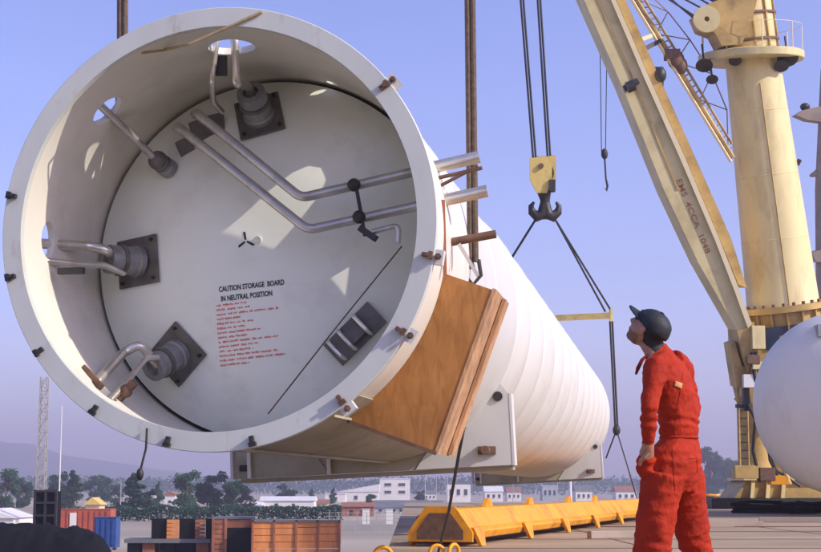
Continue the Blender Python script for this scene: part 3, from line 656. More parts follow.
# access ladder and small cab at the boom foot
ld = [(735.5, 344), (738, 398), (740, 478)]
b = MB(); b.tube([K(x, y, -1.8) for x, y in ld], 0.06, 6); b.tube([K(x + 9, y, -1.8) for x, y in ld[1:]], 0.045, 6); lad = b.build('ladder', 'crane_ochre', crane)
for y in range(402, 478, 8):
    b = MB(); b.bar(K(738.5 + (y - 398) * .02, y, -1.8), K(748 + (y - 398) * .02, y + 0.5, -1.8), 0.04, 0.04); b.build('rung', 'dark_steel', lad)
b = MB(); b.prism([K(730, 344, -2.0), K(735, 342, -2.0), K(742, 366, -2.0), K(752, 368, -2.0), K(752, 386, -2.0), K(737, 388, -2.0)], FWD * 1.2); b.build('boom_bracket', 'crane_ochre', crane)
b = MB()
for i in range(5):
    x = 737 + i * 2.6; b.tube([K(x, 344 + i * 4.2, -1.5), K(x + 2.0, 362 + i * 1.0, -1.5)], 0.035, 5)
b.tube([K(735, 342, -1.5), K(750, 364, -1.5)], 0.04, 5); b.build('guard_rail', 'mast_grey', crane)
b = MB(); b.box(K(748.5, 381, -2.3), (0.42, 0.3, 0.5)); b.build('lamp_box', 'roof_white', crane)
b = MB(); b.box(K(746, 399, -2.1), (0.22, 0.3, 0.9)); b.box(K(741, 406, -2.1), (0.4, 0.25, 0.14)); b.build('bracket', 'dark_steel', crane)
# boom: box girder, foot to beyond the frame
def slab(name, pts, dd, thick, m, par=crane):
    b = MB(); b.prism([K(x, y, dd) for x, y in pts], FWD * thick); return b.build(name, m, par)
boomL = [(560, -55), (584, 0), (622, 86), (664, 190), (698, 262), (738, 332)]
boomR = [(748, 328), (735, 292), (715, 240), (680, 158), (645, 80), (611, 0), (588, -55)]
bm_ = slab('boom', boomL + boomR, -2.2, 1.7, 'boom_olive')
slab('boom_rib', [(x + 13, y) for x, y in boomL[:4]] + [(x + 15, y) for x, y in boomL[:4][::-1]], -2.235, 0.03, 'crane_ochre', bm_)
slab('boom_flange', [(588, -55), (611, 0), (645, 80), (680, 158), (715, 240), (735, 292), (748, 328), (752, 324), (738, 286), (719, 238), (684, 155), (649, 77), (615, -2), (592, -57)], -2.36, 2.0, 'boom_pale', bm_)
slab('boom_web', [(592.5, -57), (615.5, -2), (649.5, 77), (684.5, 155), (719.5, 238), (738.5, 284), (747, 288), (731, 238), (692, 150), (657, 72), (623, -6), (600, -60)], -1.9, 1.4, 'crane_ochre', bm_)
slab('boom_foot', [(737, 331), (747, 327), (754, 322), (758, 352), (748, 372), (742, 352)], -2.3, 1.5, 'crane_ochre', bm_)
b = MB(); b.bar(K(624, 89, -2.3), K(638, 81, -2.3), 0.2, 0.22); b.tube([K(627, 88, -2.6), K(634, 85, -2.6)], 0.22, 10); b.build('boom_lamp', 'dark_steel', bm_)
b = MB(); b.box(K(656, 78, -1.6), (0.5, 0.5, 0.75)); b.ell(K(660, 75, -1.8), 0.25, 0.25, 0.32); b.build('winch_motor', 'dark_steel', bm_)
# boom lettering
vs, fs = text_mesh('EMS  4CCA  1048', 1.0, 0.01); xm = max(x[0] for x in vs)
q0, q1 = K(676, 180, -2.212), K(706, 254, -2.212); ex = (q1 - q0); ln = ex.length; ex.normalize(); ey = FWD.cross(ex).normalized(); 
if ey.x < 0: ey = -ey
b = MB(); b.add([q0 + ex * (x / xm * ln) + ey * (y * 0.30) for x, y, z in vs], fs); b.build('lettering', 'boom_print', bm_)
# luffing ladder truss between boom and column top
def trussline(a, b_, dd, r, n): 
    m = MB(); m.tube([K(*a, dd), K(*b_, dd)], r, 6); return m
ls, le = (612, -40), (733, 158)
b = MB(); b.tube([K(*ls, -1.0), K(*le, -1.0)], 0.10, 8); b.tube([K(ls[0] + 7, ls[1] - 3, -0.9), K(le[0] - 1, le[1] - 14, -0.9)], 0.05, 6); lt = b.build('luffing_strut', 'crane_ochre', crane)
b = MB(); b.tube([K(ls[0] - 3.5, ls[1] + 2, -1.2), K(le[0] - 2, le[1] + 4, -1.2)], 0.06, 6); b.build('strut_rail', 'boom_pale', lt)
b = MB()
for k in range(34):
    s = k / 34; s2 = (k + 1) / 34
    b.tube([K(ls[0] - 3 + (le[0] - ls[0]) * s, ls[1] + 2 + (le[1] - ls[1]) * s, -1.1), K(ls[0] + 6 + (le[0] - ls[0] - 7) * s2, ls[1] - 3 + (le[1] - ls[1] - 8) * s2, -0.95)], 0.03, 4)
b.build('strut_lacing', 'mast_rust', lt)
b = MB(); b.ell(K(676, 60, -1.1), 0.34, 0.22, 0.40); b.ell(K(681, 66, -1.1), 0.26, 0.22, 0.34); b.box(K(672, 55, -1.1), (0.6, 0.35, 0.4)); b.build('sheave_pair', 'rust_steel', lt)
for a, c in (((633, 43), (654, 35)), ((645, 49), (660, 41))):
    b = MB(); b.bar(K(*a, -1.6), K(*c, -1.1), 0.16, 0.16); b.build('tie_bar', 'boom_olive' if a[0] < 640 else 'dark_steel', lt)
# pale stair truss alongside
b = MB(); st = [(645, -10), (668, 12), (690, 40), (712, 74), (727, 110)]; sb = [(640, 0), (656, 34), (676, 62), (700, 100), (728, 148)]
for pts in (st, sb): b.tube([K(x, y, 0.4) for x, y in pts], 0.028, 5)
for (x0, y0), (x1, y1) in zip(st, sb): b.tube([K(x0, y0, 0.4), K(x1, y1, 0.4)], 0.024, 5)
for (x0, y0), (x1, y1) in zip(st[1:], sb): b.tube([K(x0, y0, 0.4), K(x1, y1, 0.4)], 0.024, 5)
b.build('stair_truss', 'mast_rust', crane)
# head of the crane: platform, drum and luffing lobe
pc_ = K(751, 62); tilt = (axc + RT * 0.10).normalized(); px_, py_, pz_ = frame(tilt)
b = MB(); b.lathe([(1.02, 0.0), (2.05, 0.0), (2.08, 0.03), (2.08, 0.30), (2.0, 0.34), (1.02, 0.34)], pc_, tilt, 40, closed=True); plat = b.build('platform', 'boom_olive', crane)
for k in range(9):
    a = 2 * math.pi * k / 9; d_ = px_ * math.cos(a) + py_ * math.sin(a)
    b = MB(); b.tube([pc_ + d_ * 2.0 + tilt * 0.3, pc_ + d_ * 2.0 + tilt * 1.35], 0.022, 5); b.build('railing_post', 'boom_pale', plat)
b = MB(); 
for hgt in (1.35,): b.tube([pc_ + (px_ * math.cos(2 * math.pi * k / 24) + py_ * math.sin(2 * math.pi * k / 24)) * 2.0 + tilt * hgt for k in range(25)], 0.012, 5, caps=False)
b.build('railing', 'boom_pale', plat)
for (x, y, s) in ((787, 54, 0.42), (704, 62, 0.34), (735, 58, 0.26), (712, 77, 0.24), (781, 63, 0.3)):
    b = MB(); c = K(x, y, -1.0); b.lathe([(s * 0.5, 0), (s, s * 0.7), (s * 0.9, s * 0.72), (0.001, s * 0.5)], c, (-0.1, -0.6, -0.8), 14); b.tube([c, c + axc * 0.7], 0.04, 6); b.build('floodlight', 'dark_steel', plat)
b = MB(); b.lathe([(1.04, 0.35), (1.12, 0.5), (1.12, 2.6), (1.0, 3.6)], pc_, axc, 36); drum = b.build('slewing_head', 'crane_yellow', crane)
for hgt in (0.7, 1.75, 2.55):
    b = MB(); b.lathe([(1.125, hgt), (1.21, hgt + 0.02), (1.21, hgt + 0.10), (1.125, hgt + 0.12)], pc_, axc, 36); b.build('band', 'rust_steel', drum)
for a in range(0, 360, 30):
    d_ = px_ * math.cos(R(a)) + py_ * math.sin(R(a)); b = MB(); b.bar(pc_ + d_ * 1.15 + axc * 0.4, pc_ + d_ * 1.15 + axc * 2.5, 0.06, 0.10, d_); b.build('rib', 'crane_ochre', drum)
slab('sheave_housing', [(696, 14), (708, 4), (735, -6), (745, -30), (765, -30), (752, 20), (742, 44), (722, 46), (715, 33), (702, 28)], -1.7, 1.5, 'crane_ochre')
b = MB(); b.lathe([(0.1, 0), (0.52, 0), (0.52, 0.2), (0.1, 0.2)], K(707, 19, -1.95), FWD, 24, closed=True); b.build('sheave', 'boom_olive', crane)
for i, (a, c) in enumerate((((648, -14), (716, 30)), ((664, -12), (712, 14)), ((678, -14), (722, 12)), ((692, -10), (726, 8)), ((655, -14), (703, 26)))):
    b = MB(); b.tube([K(a[0] - 40, a[1] - 30, -1.4 + 0.1 * i), K(*a, -1.4 + 0.1 * i), K(*c, -1.4 + 0.1 * i)], 0.04, 5); b.build('luffing_rope', 'cable', crane)

# ---------------------------------------------------------------- second tank
D2 = 42.0
O2 = at(845, 403, D2); A2 = ray(1150, HORIZON).normalized(); r2 = 92.0 * D2 / FPX
tk2 = thing('storage_tank', 'smooth white domed tank end beneath the yellow crane, cut by the picture edge', 'tank', Vector((O2.x, O2.y, 0)))
b = MB(); pr = [(r2 * math.sin(a) + 1e-4, -1.1 * math.cos(a) + 1.1) for a in [math.pi / 2 * k / 24 for k in range(25)]] + [(r2, 12.0)] + [(r2 * math.cos(math.pi / 2 * k / 8) + 1e-4, 12 + 0.7 * math.sin(math.pi / 2 * k / 8)) for k in range(1, 9)]
b.lathe(pr, O2 - A2 * 1.1, A2, 96); b.build('shell', 'white_paint', tk2)
U2 = Vector((A2.y, -A2.x, 0))
for w_ in (3.0, 9.5):
    b = MB(); c = O2 + A2 * w_; zb = -c.z + 0.01
    b.prism([c + U2 * -1.3 + V * zb, c + U2 * 1.3 + V * zb, c + U2 * 1.3 - V * 0.95] + [c + U2 * (r2 * 0.99) * math.cos(R(a)) + V * (r2 * 0.99) * math.sin(R(a)) for a in range(-40, -141, -10)] + [c - U2 * 1.3 - V * 0.95], A2 * 0.3); b.build('saddle', 'crane_ochre', tk2)
b = MB(); c = at(819.5, 331, 41.9); b.box(c, (0.18, 0.4, 0.34)); b.build('lug', 'nozzle_steel', tk2)

# ---------------------------------------------------------------- ship mast at the picture edge
DM = 85.0
def Q(px, py, dd=0): return at(px, py, DM + dd)
mast = thing('ship_mast', 'weathered grey-brown mast with pointed radar arm at the picture edge', 'mast', Q(828, 500))
b = MB(); b.tube([Vector((Q(832, 500).x, Q(832, 500).y, ZY)), Q(829, 330), Q(824, 190), Q(826, 70)], [0.8, 0.7, 0.5, 0.3], 14); b.build('pole', 'mast_rust', mast)
b = MB(); b.prism([Q(796, 115, -.5), Q(804, 110, -.5), Q(836, 103, -.5), Q(838, 124, -.5), Q(808, 120, -.5)], FWD * 1.0); b.build('radar_arm', 'mast_rust', mast)
b = MB(); b.ell(Q(805, 107), 0.28, 0.28, 0.22); b.build('lamp', 'dark_steel', mast)
b = MB(); b.tube([Q(810, 176), Q(820, 172), Q(836, 170)], [0.08, 0.28, 0.3], 8); b.build('crosstree', 'mast_rust', mast)
b = MB(); b.prism([Q(812, 252, -.6), Q(840, 246, -.6), Q(840, 262, -.6), Q(816, 262, -.6)], FWD * 1.2); b.build('crows_nest', 'mast_rust', mast)

# ================================================================== YELLOW LIFTING BEAM ON THE QUAY
def G(px, py): return onz(px, py, 0)
a0, a1 = onz(471, 547, 0.0), onz(658, 518, 0.0)
ad = (a1 - a0).normalized(); an = Vector((ad.y, -ad.x, 0));
if an.y > 0: an = -an                                   # towards the camera
L_ = (a1 - a0).length; BH = 0.52
beam = thing('lifting_beam', 'long orange-yellow steel lifting beam lying on the quay beneath the tank', 'lifting beam', a0)
def BP(s, t, z): return a0 + ad * s - an * t + V * z      # s along, t depth away from camera
sec = [(0.06, 0.10), (0.0, 0.20), (0.24, BH), (0.62, BH), (0.86, 0.20), (0.80, 0.10)]
b = MB(); b.prism([BP(0.0, t, z) for t, z in sec], ad * L_); body = b.build('girder', 'beam_yellow', beam, bevel=0.015)
b = MB(); b.prism([BP(-0.03, t, z) for t, z in [(-0.03, 0.07), (-0.03, 0.2), (0.22, BH + 0.03), (0.64, BH + 0.03), (0.89, 0.2), (0.89, 0.07)]], ad * 0.05); b.build('end_frame', 'beam_yellow', beam)
b = MB(); b.prism([BP(-0.045, t, z) for t, z in [(0.10, 0.10), (0.10, 0.22), (0.28, BH - 0.06), (0.58, BH - 0.06), (0.76, 0.22), (0.76, 0.10)]], ad * 0.012); b.build('end_panel_or_shade', 'rust_steel', beam)  # brown panel stands in for the shaded inside of the hollow beam
n = 7
for k in range(n):
    s = 0.35 + (L_ - 0.8) * k / (n - 1)
    b = MB(); b.prism([BP(s - 0.30, -0.03, 0.26), BP(s + 0.30, -0.03, 0.26), BP(s + 0.12, -0.10, 0.01), BP(s - 0.12, -0.10, 0.01)], -an * 0.05); b.build('foot', 'beam_yellow', beam)
    b = MB(); b.prism([BP(s - 0.2, 0.80, 0.24), BP(s + 0.2, 0.80, 0.24), BP(s + 0.12, 0.92, 0.01), BP(s - 0.12, 0.92, 0.01)], -an * 0.05); b.build('foot', 'beam_yellow', beam)
b = MB()
b.bar(BP(0, 0.04, 0.245), BP(L_, 0.04, 0.245), 0.05, 0.04, V); b.build('lower_flange', 'beam_yellow', beam)
for s in (2.4, 5.6, 9.4, 12.6):
    b = MB(); b.prism([BP(s, 0.36, BH), BP(s + 0.5, 0.36, BH), BP(s + 0.35, 0.36, BH + 0.12), BP(s + 0.15, 0.36, BH + 0.12)], -an * 0.06); b.build('lifting_lug', 'beam_yellow', beam)
# shackles and gear at the beam's near end
def shackle(px, py, sc, m, label, yaw):
    p = onz(px, py, 0.0); ca, sa = math.cos(yaw), math.sin(yaw); X = Vector((ca, sa, 0)); Z = V
    t = thing('bow_shackle', label, 'shackle', p, 'shackles beside the lifting beam')
    b = MB(); pts = []
    for k in range(13):
        a = -0.25 * math.pi + 1.5 * math.pi * k / 12; pts.append(p + X * math.cos(a) * sc + Z * (sc * 1.05 + math.sin(a) * sc))
    b.tube(pts, sc * 0.24, 10); b.build('bow', m, t)
    b = MB(); b.tube([p + X * -sc * 1.0 + Z * sc * 0.32, p + X * sc * 1.0 + Z * sc * 0.32], sc * 0.20, 8); b.build('pin', 'rust_steel', t)
shackle(437, 561, 0.085, 'beam_yellow', 'yellow bow shackle at the dark end of the lifting beam', 0.3)
shackle(454, 561, 0.09, 'beam_yellow', 'wider orange shackle touching the near foot of the lifting beam', 0.9)
shackle(383, 566, 0.095, 'beam_yellow', 'ochre shackle standing apart at the kerb of the quay', 0.1)
pg = onz(428, 544, 0)
gw = thing('winch_drum', 'dark greasy winch drum at the near end of the yellow beam', 'winch', pg)
b = MB(); b.lathe([(0.05, -0.2), (0.2, -0.2), (0.2, -0.16), (0.12, -0.15), (0.12, 0.15), (0.2, 0.16), (0.2, 0.2), (0.05, 0.2)], pg + V * 0.21 + Vector((0.06, 0.4, 0)), (1, 0.35, 0), 20, closed=True); b.build('drum', 'dark_steel', gw)
b = MB(); b.box(pg + Vector((0.1, 0.45, 0.05)), (0.55, 0.5, 0.09)); b.build('base', 'rust_steel', gw)
for i, (x, y, a, l_, lab) in enumerate(((728, 527, 0.15, 1.5, 'weathered timber baulk lying on the quay right of the man'), (806, 522, -0.1, 2.2, 'longer timber baulk lying on the quay near the picture edge'), (612, 538, 0.5, 0.9, 'short timber offcut lying on the quay in front of the beam'))):
    p = onz(x, y, 0.0); d_ = Vector((math.cos(a), math.sin(a), 0)); b = MB(); b.bar(p - d_ * l_ / 2 + V * .06, p + d_ * l_ / 2 + V * .06, 0.12, 0.12, V); o_ = b.build('timber_baulk', 'mast_rust', None, origin=p, bevel=.01); tag(o_, lab, 'timber', 'timbers on the quay')
# coil of black hoses below the crane
for i, (x, y, w_, lab) in enumerate(((716, 503, 0.9, 'dark coiled hose heap beside the man, under the crane'), (790, 511, 2.4, 'long dark heap of chain below the white domed tank'))):
    p = onz(x, y + 3, 0); b = MB(); pts = []
    for k in range(90):
        a = k * 0.42; rr = w_ * (0.35 + 0.25 * math.sin(k * 1.7)); pts.append(p + Vector((math.cos(a) * rr * 1.3, math.sin(a) * rr * 0.5, 0.06 + 0.004 * k * (0.6 + 0.4 * math.sin(k)))))
    b.tube(pts, 0.055, 6); tag(b.build('hose_coil', 'tarp_dark', None, origin=p), lab, 'hose')
p = onz(712, 503, 0); b = MB(); b.tube([p + Vector((0.5 * math.cos(k * .5), 0.3 * math.sin(k * .5), 0.42 + 0.03 * math.sin(k * 1.3))) for k in range(26)], 0.05, 6)
tag(b.build('rope_coil', 'beam_yellow', None, origin=p), 'yellow rope coil lying on the dark hoses beside the man', 'rope')

# ================================================================== YARD BELOW AND TOWN BEHIND
def yd(px, py): return onz(px, py, ZY)
def ydist(Y): return HORIZON + (CAMH - ZY) * FPX / Y
def house(name, label, cat, px0, px1, ytop, Y, wallm, roofm, roof='flat', dep=8.0, wins=None, rise=0.35, group=None, doors=None):
    k = Y / FPX; x0, x1 = (px0 - 410.5) * k, (px1 - 410.5) * k; W = x1 - x0; h = (HORIZON - ytop) * k + CAMH - ZY
    t = thing(name, label, cat, ((x0 + x1) / 2, Y, ZY), group)
    hw = h if roof == 'flat' else h * (1 - rise)
    b = MB(); b.box(((x0 + x1) / 2, Y + dep / 2, ZY + hw / 2), (W, dep, hw)); b.build('wall', wallm, t)
    if roof == 'flat':
        b = MB(); b.box(((x0 + x1) / 2, Y + dep / 2, ZY + hw + 0.1), (W + 0.3, dep + 0.3, 0.2)); b.build('roof', roofm, t)
    else:
        b = MB(); z = ZY + hw; o = 0.25
        if roof == 'gable_x':   # ridge along x
            b.prism([(x0 - o, Y - o, z), (x0 - o, Y + dep + o, z), (x0 - o, Y + dep / 2, ZY + h)], (W + 2 * o, 0, 0))
        elif roof == 'gable_y':
            b.prism([(x0 - o, Y - o, z), (x1 + o, Y - o, z), ((x0 + x1) / 2, Y - o, ZY + h)], (0, dep + 2 * o, 0))
        else:                   # mono pitch rising to one side
            b.prism([(x0 - o, Y - o, z), (x1 + o, Y - o, z), (x1 + o, Y - o, ZY + h)], (0, dep + 2 * o, 0))
        b.build('roof', roofm, t)
    for (fx, fz, fw, fhh) in (wins or []):
        wx = x0 + fx * W; wz = ZY + fz * hw
        b = MB(); b.box((wx, Y - 0.03, wz), (fw * W, 0.10, fhh * hw)); wn = b.build('window', 'glass_dark', t)
        b = MB(); b.box((wx, Y - 0.10, wz - fhh * hw / 2 - 0.06), (fw * W + 0.2, 0.18, 0.1)); b.build('sill', wallm, wn)
    for (fx, fw, fhh) in (doors or []):
        b = MB(); b.box((x0 + fx * W, Y - 0.03, ZY + fhh * hw / 2), (fw * W, 0.1, fhh * hw)); b.build('door', 'wagon_rust', t)
    return t
house('town_house', 'white two-storey block with four dark windows below the tank', 'house', 380, 410, 479, 520, 'house_white', 'roof_white', 'flat', 9, [(0.27, 0.74, 0.22, 0.13), (0.73, 0.74, 0.22, 0.13), (0.27, 0.40, 0.22, 0.12), (0.73, 0.40, 0.22, 0.12)])
house('long_house', 'long low white house above the orange crate', 'house', 262, 315, 496, 285, 'house_white', 'roof_white', 'gable_x', 7, [(0.30, 0.55, 0.06, 0.4), (0.62, 0.55, 0.05, 0.35)], 0.3)
house('small_house', 'small white outhouse joined to the long white house', 'house', 251, 262.5, 501, 283, 'house_white', 'roof_white', 'gable_x', 4, [], 0.35)
house('narrow_house', 'narrow white house with gable between the dark trees', 'house', 167, 178, 491, 300, 'house_white', 'roof_tile', 'gable_y', 6, [(0.5, 0.55, 0.25, 0.18)], 0.2)
house('kiosk', 'thin white kiosk between the trees beside the narrow house', 'kiosk', 154, 158, 496, 300, 'house_white', 'roof_white', 'flat', 2, [])
house('shed', 'white shed with sloping roof beside the two-storey block', 'shed', 338, 379, 484, 500, 'house_white', 'roof_white', 'mono', 12, [(0.8, 0.5, 0.1, 0.5), (0.45, 0.4, 0.08, 0.4)], 0.45)
house('shed', 'low pale shed between long white house and sloping shed', 'shed', 326, 346, 494, 470, 'house_white', 'roof_white', 'flat', 8, [(0.5, 0.5, 0.2, 0.3)])
house('brick_shed', 'low red-brown shed behind the barrier below the tank', 'shed', 343, 374, 502, 232, 'brick_red', 'roof_tile', 'gable_x', 5, [(0.3, 0.5, 0.1, 0.35), (0.65, 0.5, 0.1, 0.35)], 0.3)
house('warehouse', 'long dark grey warehouse below the two-storey block', 'warehouse', 374, 442, 500, 262, 'house_grey', 'roof_grey', 'gable_x', 12, [(0.1 + 0.1 * k, 0.5, 0.04, 0.4) for k in range(9)], 0.55)
house('red_roof_house', 'small house with red roof above the end of the orange crate', 'house', 316, 328, 499, 330, 'house_cream', 'roof_tile', 'gable_x', 6, [(0.3, 0.5, 0.12, 0.4), (0.7, 0.5, 0.12, 0.4)], 0.5)
town = [(446, 470, 484, 'house_white', 'roof_grey', 'pale flat-roofed house straight above the dark rope'), (484, 502, 486, 'house_white', 'roof_white', 'broad white house under the saddle of the tank'), (506, 520, 487, 'house_white', 'roof_tile', 'white house with red roof below the tank ribs'),
        (541, 556, 486, 'house_grey', 'roof_white', 'grey block with pale roof left of the white post'),
        (574, 590, 485, 'house_white', 'roof_grey', 'white house with grey roof right of the white post'), (614, 634, 486, 'house_white', 'roof_tile', 'white house with red roof just left of the man'), (722, 736, 489, 'house_white', 'roof_grey', 'low white house between the man and the crane ladder'),
        (424, 436, 490, 'house_white', 'roof_grey', 'small white house right of the two-storey block')]
for i, (a, c, yt, wm, rm, lab) in enumerate(town):
    house('town_house', lab, 'house', a, c, yt, 470 + 17 * (i % 4), wm, rm, 'gable_x' if i % 3 else 'flat', 9, [(0.2 + 0.3 * j, 0.55, 0.13, 0.32) for j in range(3)], 0.35, 'town houses on the far shore')
b = MB(); p = yd(570.5, 503); b.tube([p, p + V * 7.5], [0.5, 0.4], 10); tag(b.build('white_post', 'roof_white', None, origin=p), 'stout white post above the yellow beam in front of the far town', 'post')
# barrier and cabinets in the middle distance
bar_ = thing('barrier', 'long low concrete barrier with posts between the orange crate and the yellow beam', 'barrier', ((380 - 410.5) * .1, 153, ZY))
for k in range(12):
    x0 = -8.2 + k * 0.95; b = MB(); b.box((x0, 153 - 0.35 * k * 0.0, ZY + 0.35), (0.90, 0.4, 0.70)); b.build('block', 'concrete', bar_)
for k in range(12):
    x0 = -8.2 + k * 0.95; b = MB(); b.bar((x0, 153.3, ZY + 0.6), (x0, 153.3, ZY + 1.9), 0.08, 0.08); b.build('post', 'mast_grey', bar_)
b = MB()
for z in (1.1, 1.5, 1.85): b.bar((-8.7, 153.3, ZY + z), (2.8, 153.3, ZY + z), 0.04, 0.04)
b.build('rail', 'mast_grey', bar_)
for (x, lab) in ((366.5, 'white cabinet behind the barrier, nearer the orange crate'), (389.5, 'white cabinet behind the barrier, nearer the yellow beam')):
    Y = 158; X = (x - 410.5) * Y / FPX; t = thing('utility_cabinet', lab, 'cabinet', (X, Y, ZY), 'white cabinets behind the barrier')
    b = MB(); b.box((X, Y, ZY + 1.35), (0.72, 0.6, 1.5)); b.build('case', 'house_white', t)
    b = MB(); b.box((X, Y, ZY + 0.3), (0.8, 0.7, 0.6)); b.build('plinth', 'concrete', t)
    b = MB(); b.box((X, Y, ZY + 2.14), (0.82, 0.7, 0.07)); b.build('lid', 'roof_white', t)
# parked cars far below the two-storey block
def car(px, Y, m, lab):
    X = (px - 410.5) * Y / FPX; t = thing('parked_car', lab, 'car', (X, Y, ZY), 'cars in the yard')
    prof = [(-2.0, .35), (2.0, .35), (2.0, .8), (1.2, .92), (.6, 1.4), (-1.1, 1.42), (-1.7, .95), (-2.0, .85)]
    b = MB(); b.prism([(X + x, Y, ZY + z) for x, z in prof], (0, 1.6, 0)); b.build('body', m, t, bevel=0.06)
    b = MB(); b.prism([(X + x, Y - 0.01, ZY + z) for x, z in [(-1.45, .97), (.95, .95), (.55, 1.33), (-1.05, 1.35)]], (0, 1.62, 0)); b.build('window', 'glass_dark', t)
    for wx in (-1.3, 1.3):
        for wy in (0.05, 1.55):
            b = MB(); b.lathe([(0.05, -.1), (.32, -.1), (.32, .1), (.05, .1)], (X + wx, Y + wy, ZY + .32), (0, 1, 0), 16, closed=True); b.build('wheel', 'tarp_dark', t)
car(414, 215, 'roof_white', 'white car parked to the right of the grey warehouse'); car(428, 205, 'house_white', 'pale car parked just left of the dark rope')

# wagons
YW = 97.0; kW = YW / FPX
def WX(px): return (px - 410.5) * kW
def WZ(py): return CAMH + (HORIZON - py) * kW
ow = thing('cargo_crate', 'big orange plank crate standing in the yard below the tank bottom', 'crate', (WX(297), YW, ZY))
px_edges = [255, 276, 298, 319, 340.5]
for i in range(4):
    for j in range(5):
        x0, x1 = WX(px_edges[i]), WX(px_edges[i + 1]); z0, z1 = ZY + 0.05, WZ(521 - i * 0.7); h = (z1 - z0) / 5
        b = MB(); b.box(((x0 + x1) / 2, YW + 0.04 + random.uniform(-.02, .02), z0 + (j + .5) * h), (x1 - x0 - 0.10, 0.07, h - 0.03)); b.build('plank', 'wagon_orange', ow)
for i in range(5):
    b = MB(); b.box((WX(px_edges[i]), YW - 0.04, (ZY + WZ(519)) / 2), (0.13, 0.12, WZ(519) - ZY - .01)); b.build('post', 'wagon_rust', ow)
b = MB(); b.box((WX(297.5), YW + 1.6, (ZY + 0.7 + WZ(521)) / 2), (WX(340) - WX(255), 2.9, WZ(521) - ZY - 0.75)); b.build('body', 'wagon_rust', ow)
b = MB(); b.box((WX(297.5), YW + 1.5, WZ(520.2)), (WX(341) - WX(254.5), 3.2, 0.12)); b.build('roof', 'roof_grey', ow)
b = MB(); b.box((WX(297.5), YW + 1.2, ZY + 0.03), (WX(341) - WX(254.5), 2.4, 0.05)); b.build('skid', 'dark_steel', ow)
# dark covered wagon beside it
dw = thing('cargo_crate', 'rust-framed crate with black opening beside the orange plank crate', 'crate', (WX(233), YW + 1, ZY))
b = MB(); b.box((WX(233), YW + 2.4, (ZY + .02 + WZ(519)) / 2), (WX(253.5) - WX(213), 2.8, WZ(519) - ZY - .02)); b.build('body', 'wagon_rust', dw)
b = MB(); b.box((WX(240), YW + 0.99, (ZY + .1 + WZ(527)) / 2), (WX(253) - WX(227), 0.06, WZ(527) - ZY - .1)); b.build('opening', 'tarp_dark', dw)
for x in (214, 226.5, 253):
    b = MB(); b.box((WX(x), YW + 0.93, (ZY + .02 + WZ(518)) / 2), (0.16, 0.14, WZ(518) - ZY - .02)); b.build('post', 'wagon_rust', dw)
for j in range(7):
    b = MB(); z = ZY + 0.25 + j * 0.32; b.box((WX(220), YW + 0.97, z), (WX(226) - WX(215), 0.08, 0.28)); b.build('plank', 'wagon_rust', dw)
b = MB(); b.box((WX(233), YW + 2.4, WZ(517.5)), (WX(254) - WX(212.5), 3.0, 0.14)); b.build('lid', 'roof_grey', dw)
# stake wagon
YS = 99.0; kS = YS / FPX
def SX(px): return (px - 410.5) * kS
def SZ(py): return CAMH + (HORIZON - py) * kS
sw = thing('cargo_platform', 'flat grey platform with orange-brown board stacks and black loads beside the framed crate', 'platform', (SX(172), YS, ZY))
b = MB(); b.box((SX(171), YS + 1.2, SZ(539.5)), (SX(213) - SX(128), 2.6, 0.26)); b.build('deck', 'roof_grey', sw)
for (x0, x1) in ((154.5, 169.5), (182, 197.5), (208, 213)):
    b = MB(); b.box((SX((x0 + x1) / 2), YS + 1.3, (SZ(537.5) + SZ(518)) / 2), (SX(x1) - SX(x0), 2.2, SZ(518) - SZ(537.5))); b.build('load', 'tarp_dark', sw)
for (x0, x1) in ((170, 181.5), (198, 207.5)):
    nb = 3
    for j in range(5):
        b = MB(); hh = (SZ(518.5) - SZ(537.5)) / 5; b.box((SX((x0 + x1) / 2), YS + 0.12, SZ(537.5) + (j + .5) * hh), (SX(x1) - SX(x0), 0.25, hh - 0.035)); b.build('stake_board', 'wagon_rust' if x0 > 190 else 'wagon_orange', sw)
for (x0, x1, m) in ((131, 143, 'tarp_dark'), (146, 158, 'wagon_rust'), (163, 178, 'tarp_dark'), (181, 196, 'tarp_dark'), (199, 211, 'wagon_rust')):
    b = MB(); b.box((SX((x0 + x1) / 2), YS + 1.2, (ZY + SZ(541.8)) / 2), (SX(x1) - SX(x0), 2.0, SZ(541.8) - ZY - .01)); b.build('bearer', m, sw)
# blue drum container, red container, hut
def container(name, label, cat, px0, px1, ytop, Y, m, dep, ribs, yb=None):
    k = Y / FPX; x0, x1 = (px0 - 410.5) * k, (px1 - 410.5) * k; z1 = CAMH + (HORIZON - ytop) * k
    t = thing(name, label, cat, ((x0 + x1) / 2, Y, ZY)); b = MB(); b.box(((x0 + x1) / 2, Y + dep / 2, (ZY + .15 + z1) / 2), (x1 - x0, dep, z1 - ZY - .15)); b.build('body', m, t)
    for i in range(ribs):
        x = x0 + (i + .5) * (x1 - x0) / ribs; b = MB(); b.box((x, Y - 0.03, (ZY + .25 + z1) / 2), ((x1 - x0) / ribs * 0.5, 0.07, z1 - ZY - .45)); b.build('rib', m, t)
    for x in (x0 + .1, x1 - .1):
        b = MB(); b.box((x, Y + .2, ZY + .08), (.2, .4, .15)); b.build('foot', 'dark_steel', t)
    b = MB(); b.box(((x0 + x1) / 2, Y + dep / 2, z1 + 0.03), (x1 - x0 + .1, dep + .1, .06)); b.build('lid', m, t)
    return t
container('blue_bin', 'blue steel bin beside the black heap', 'bin', 98.5, 120, 517, 107, 'drum_blue', 1.6, 4)
rc = container('red_container', 'rusty red container with white door behind the black heap', 'container', 64, 114, 509, 128, 'container_red', 2.4, 9)
k = 128 / FPX; b = MB(); b.box(((77.5 - 410.5) * k, 127.92, ZY + 1.3), (0.55, 0.1, 1.9)); b.build('door', 'house_white', rc)
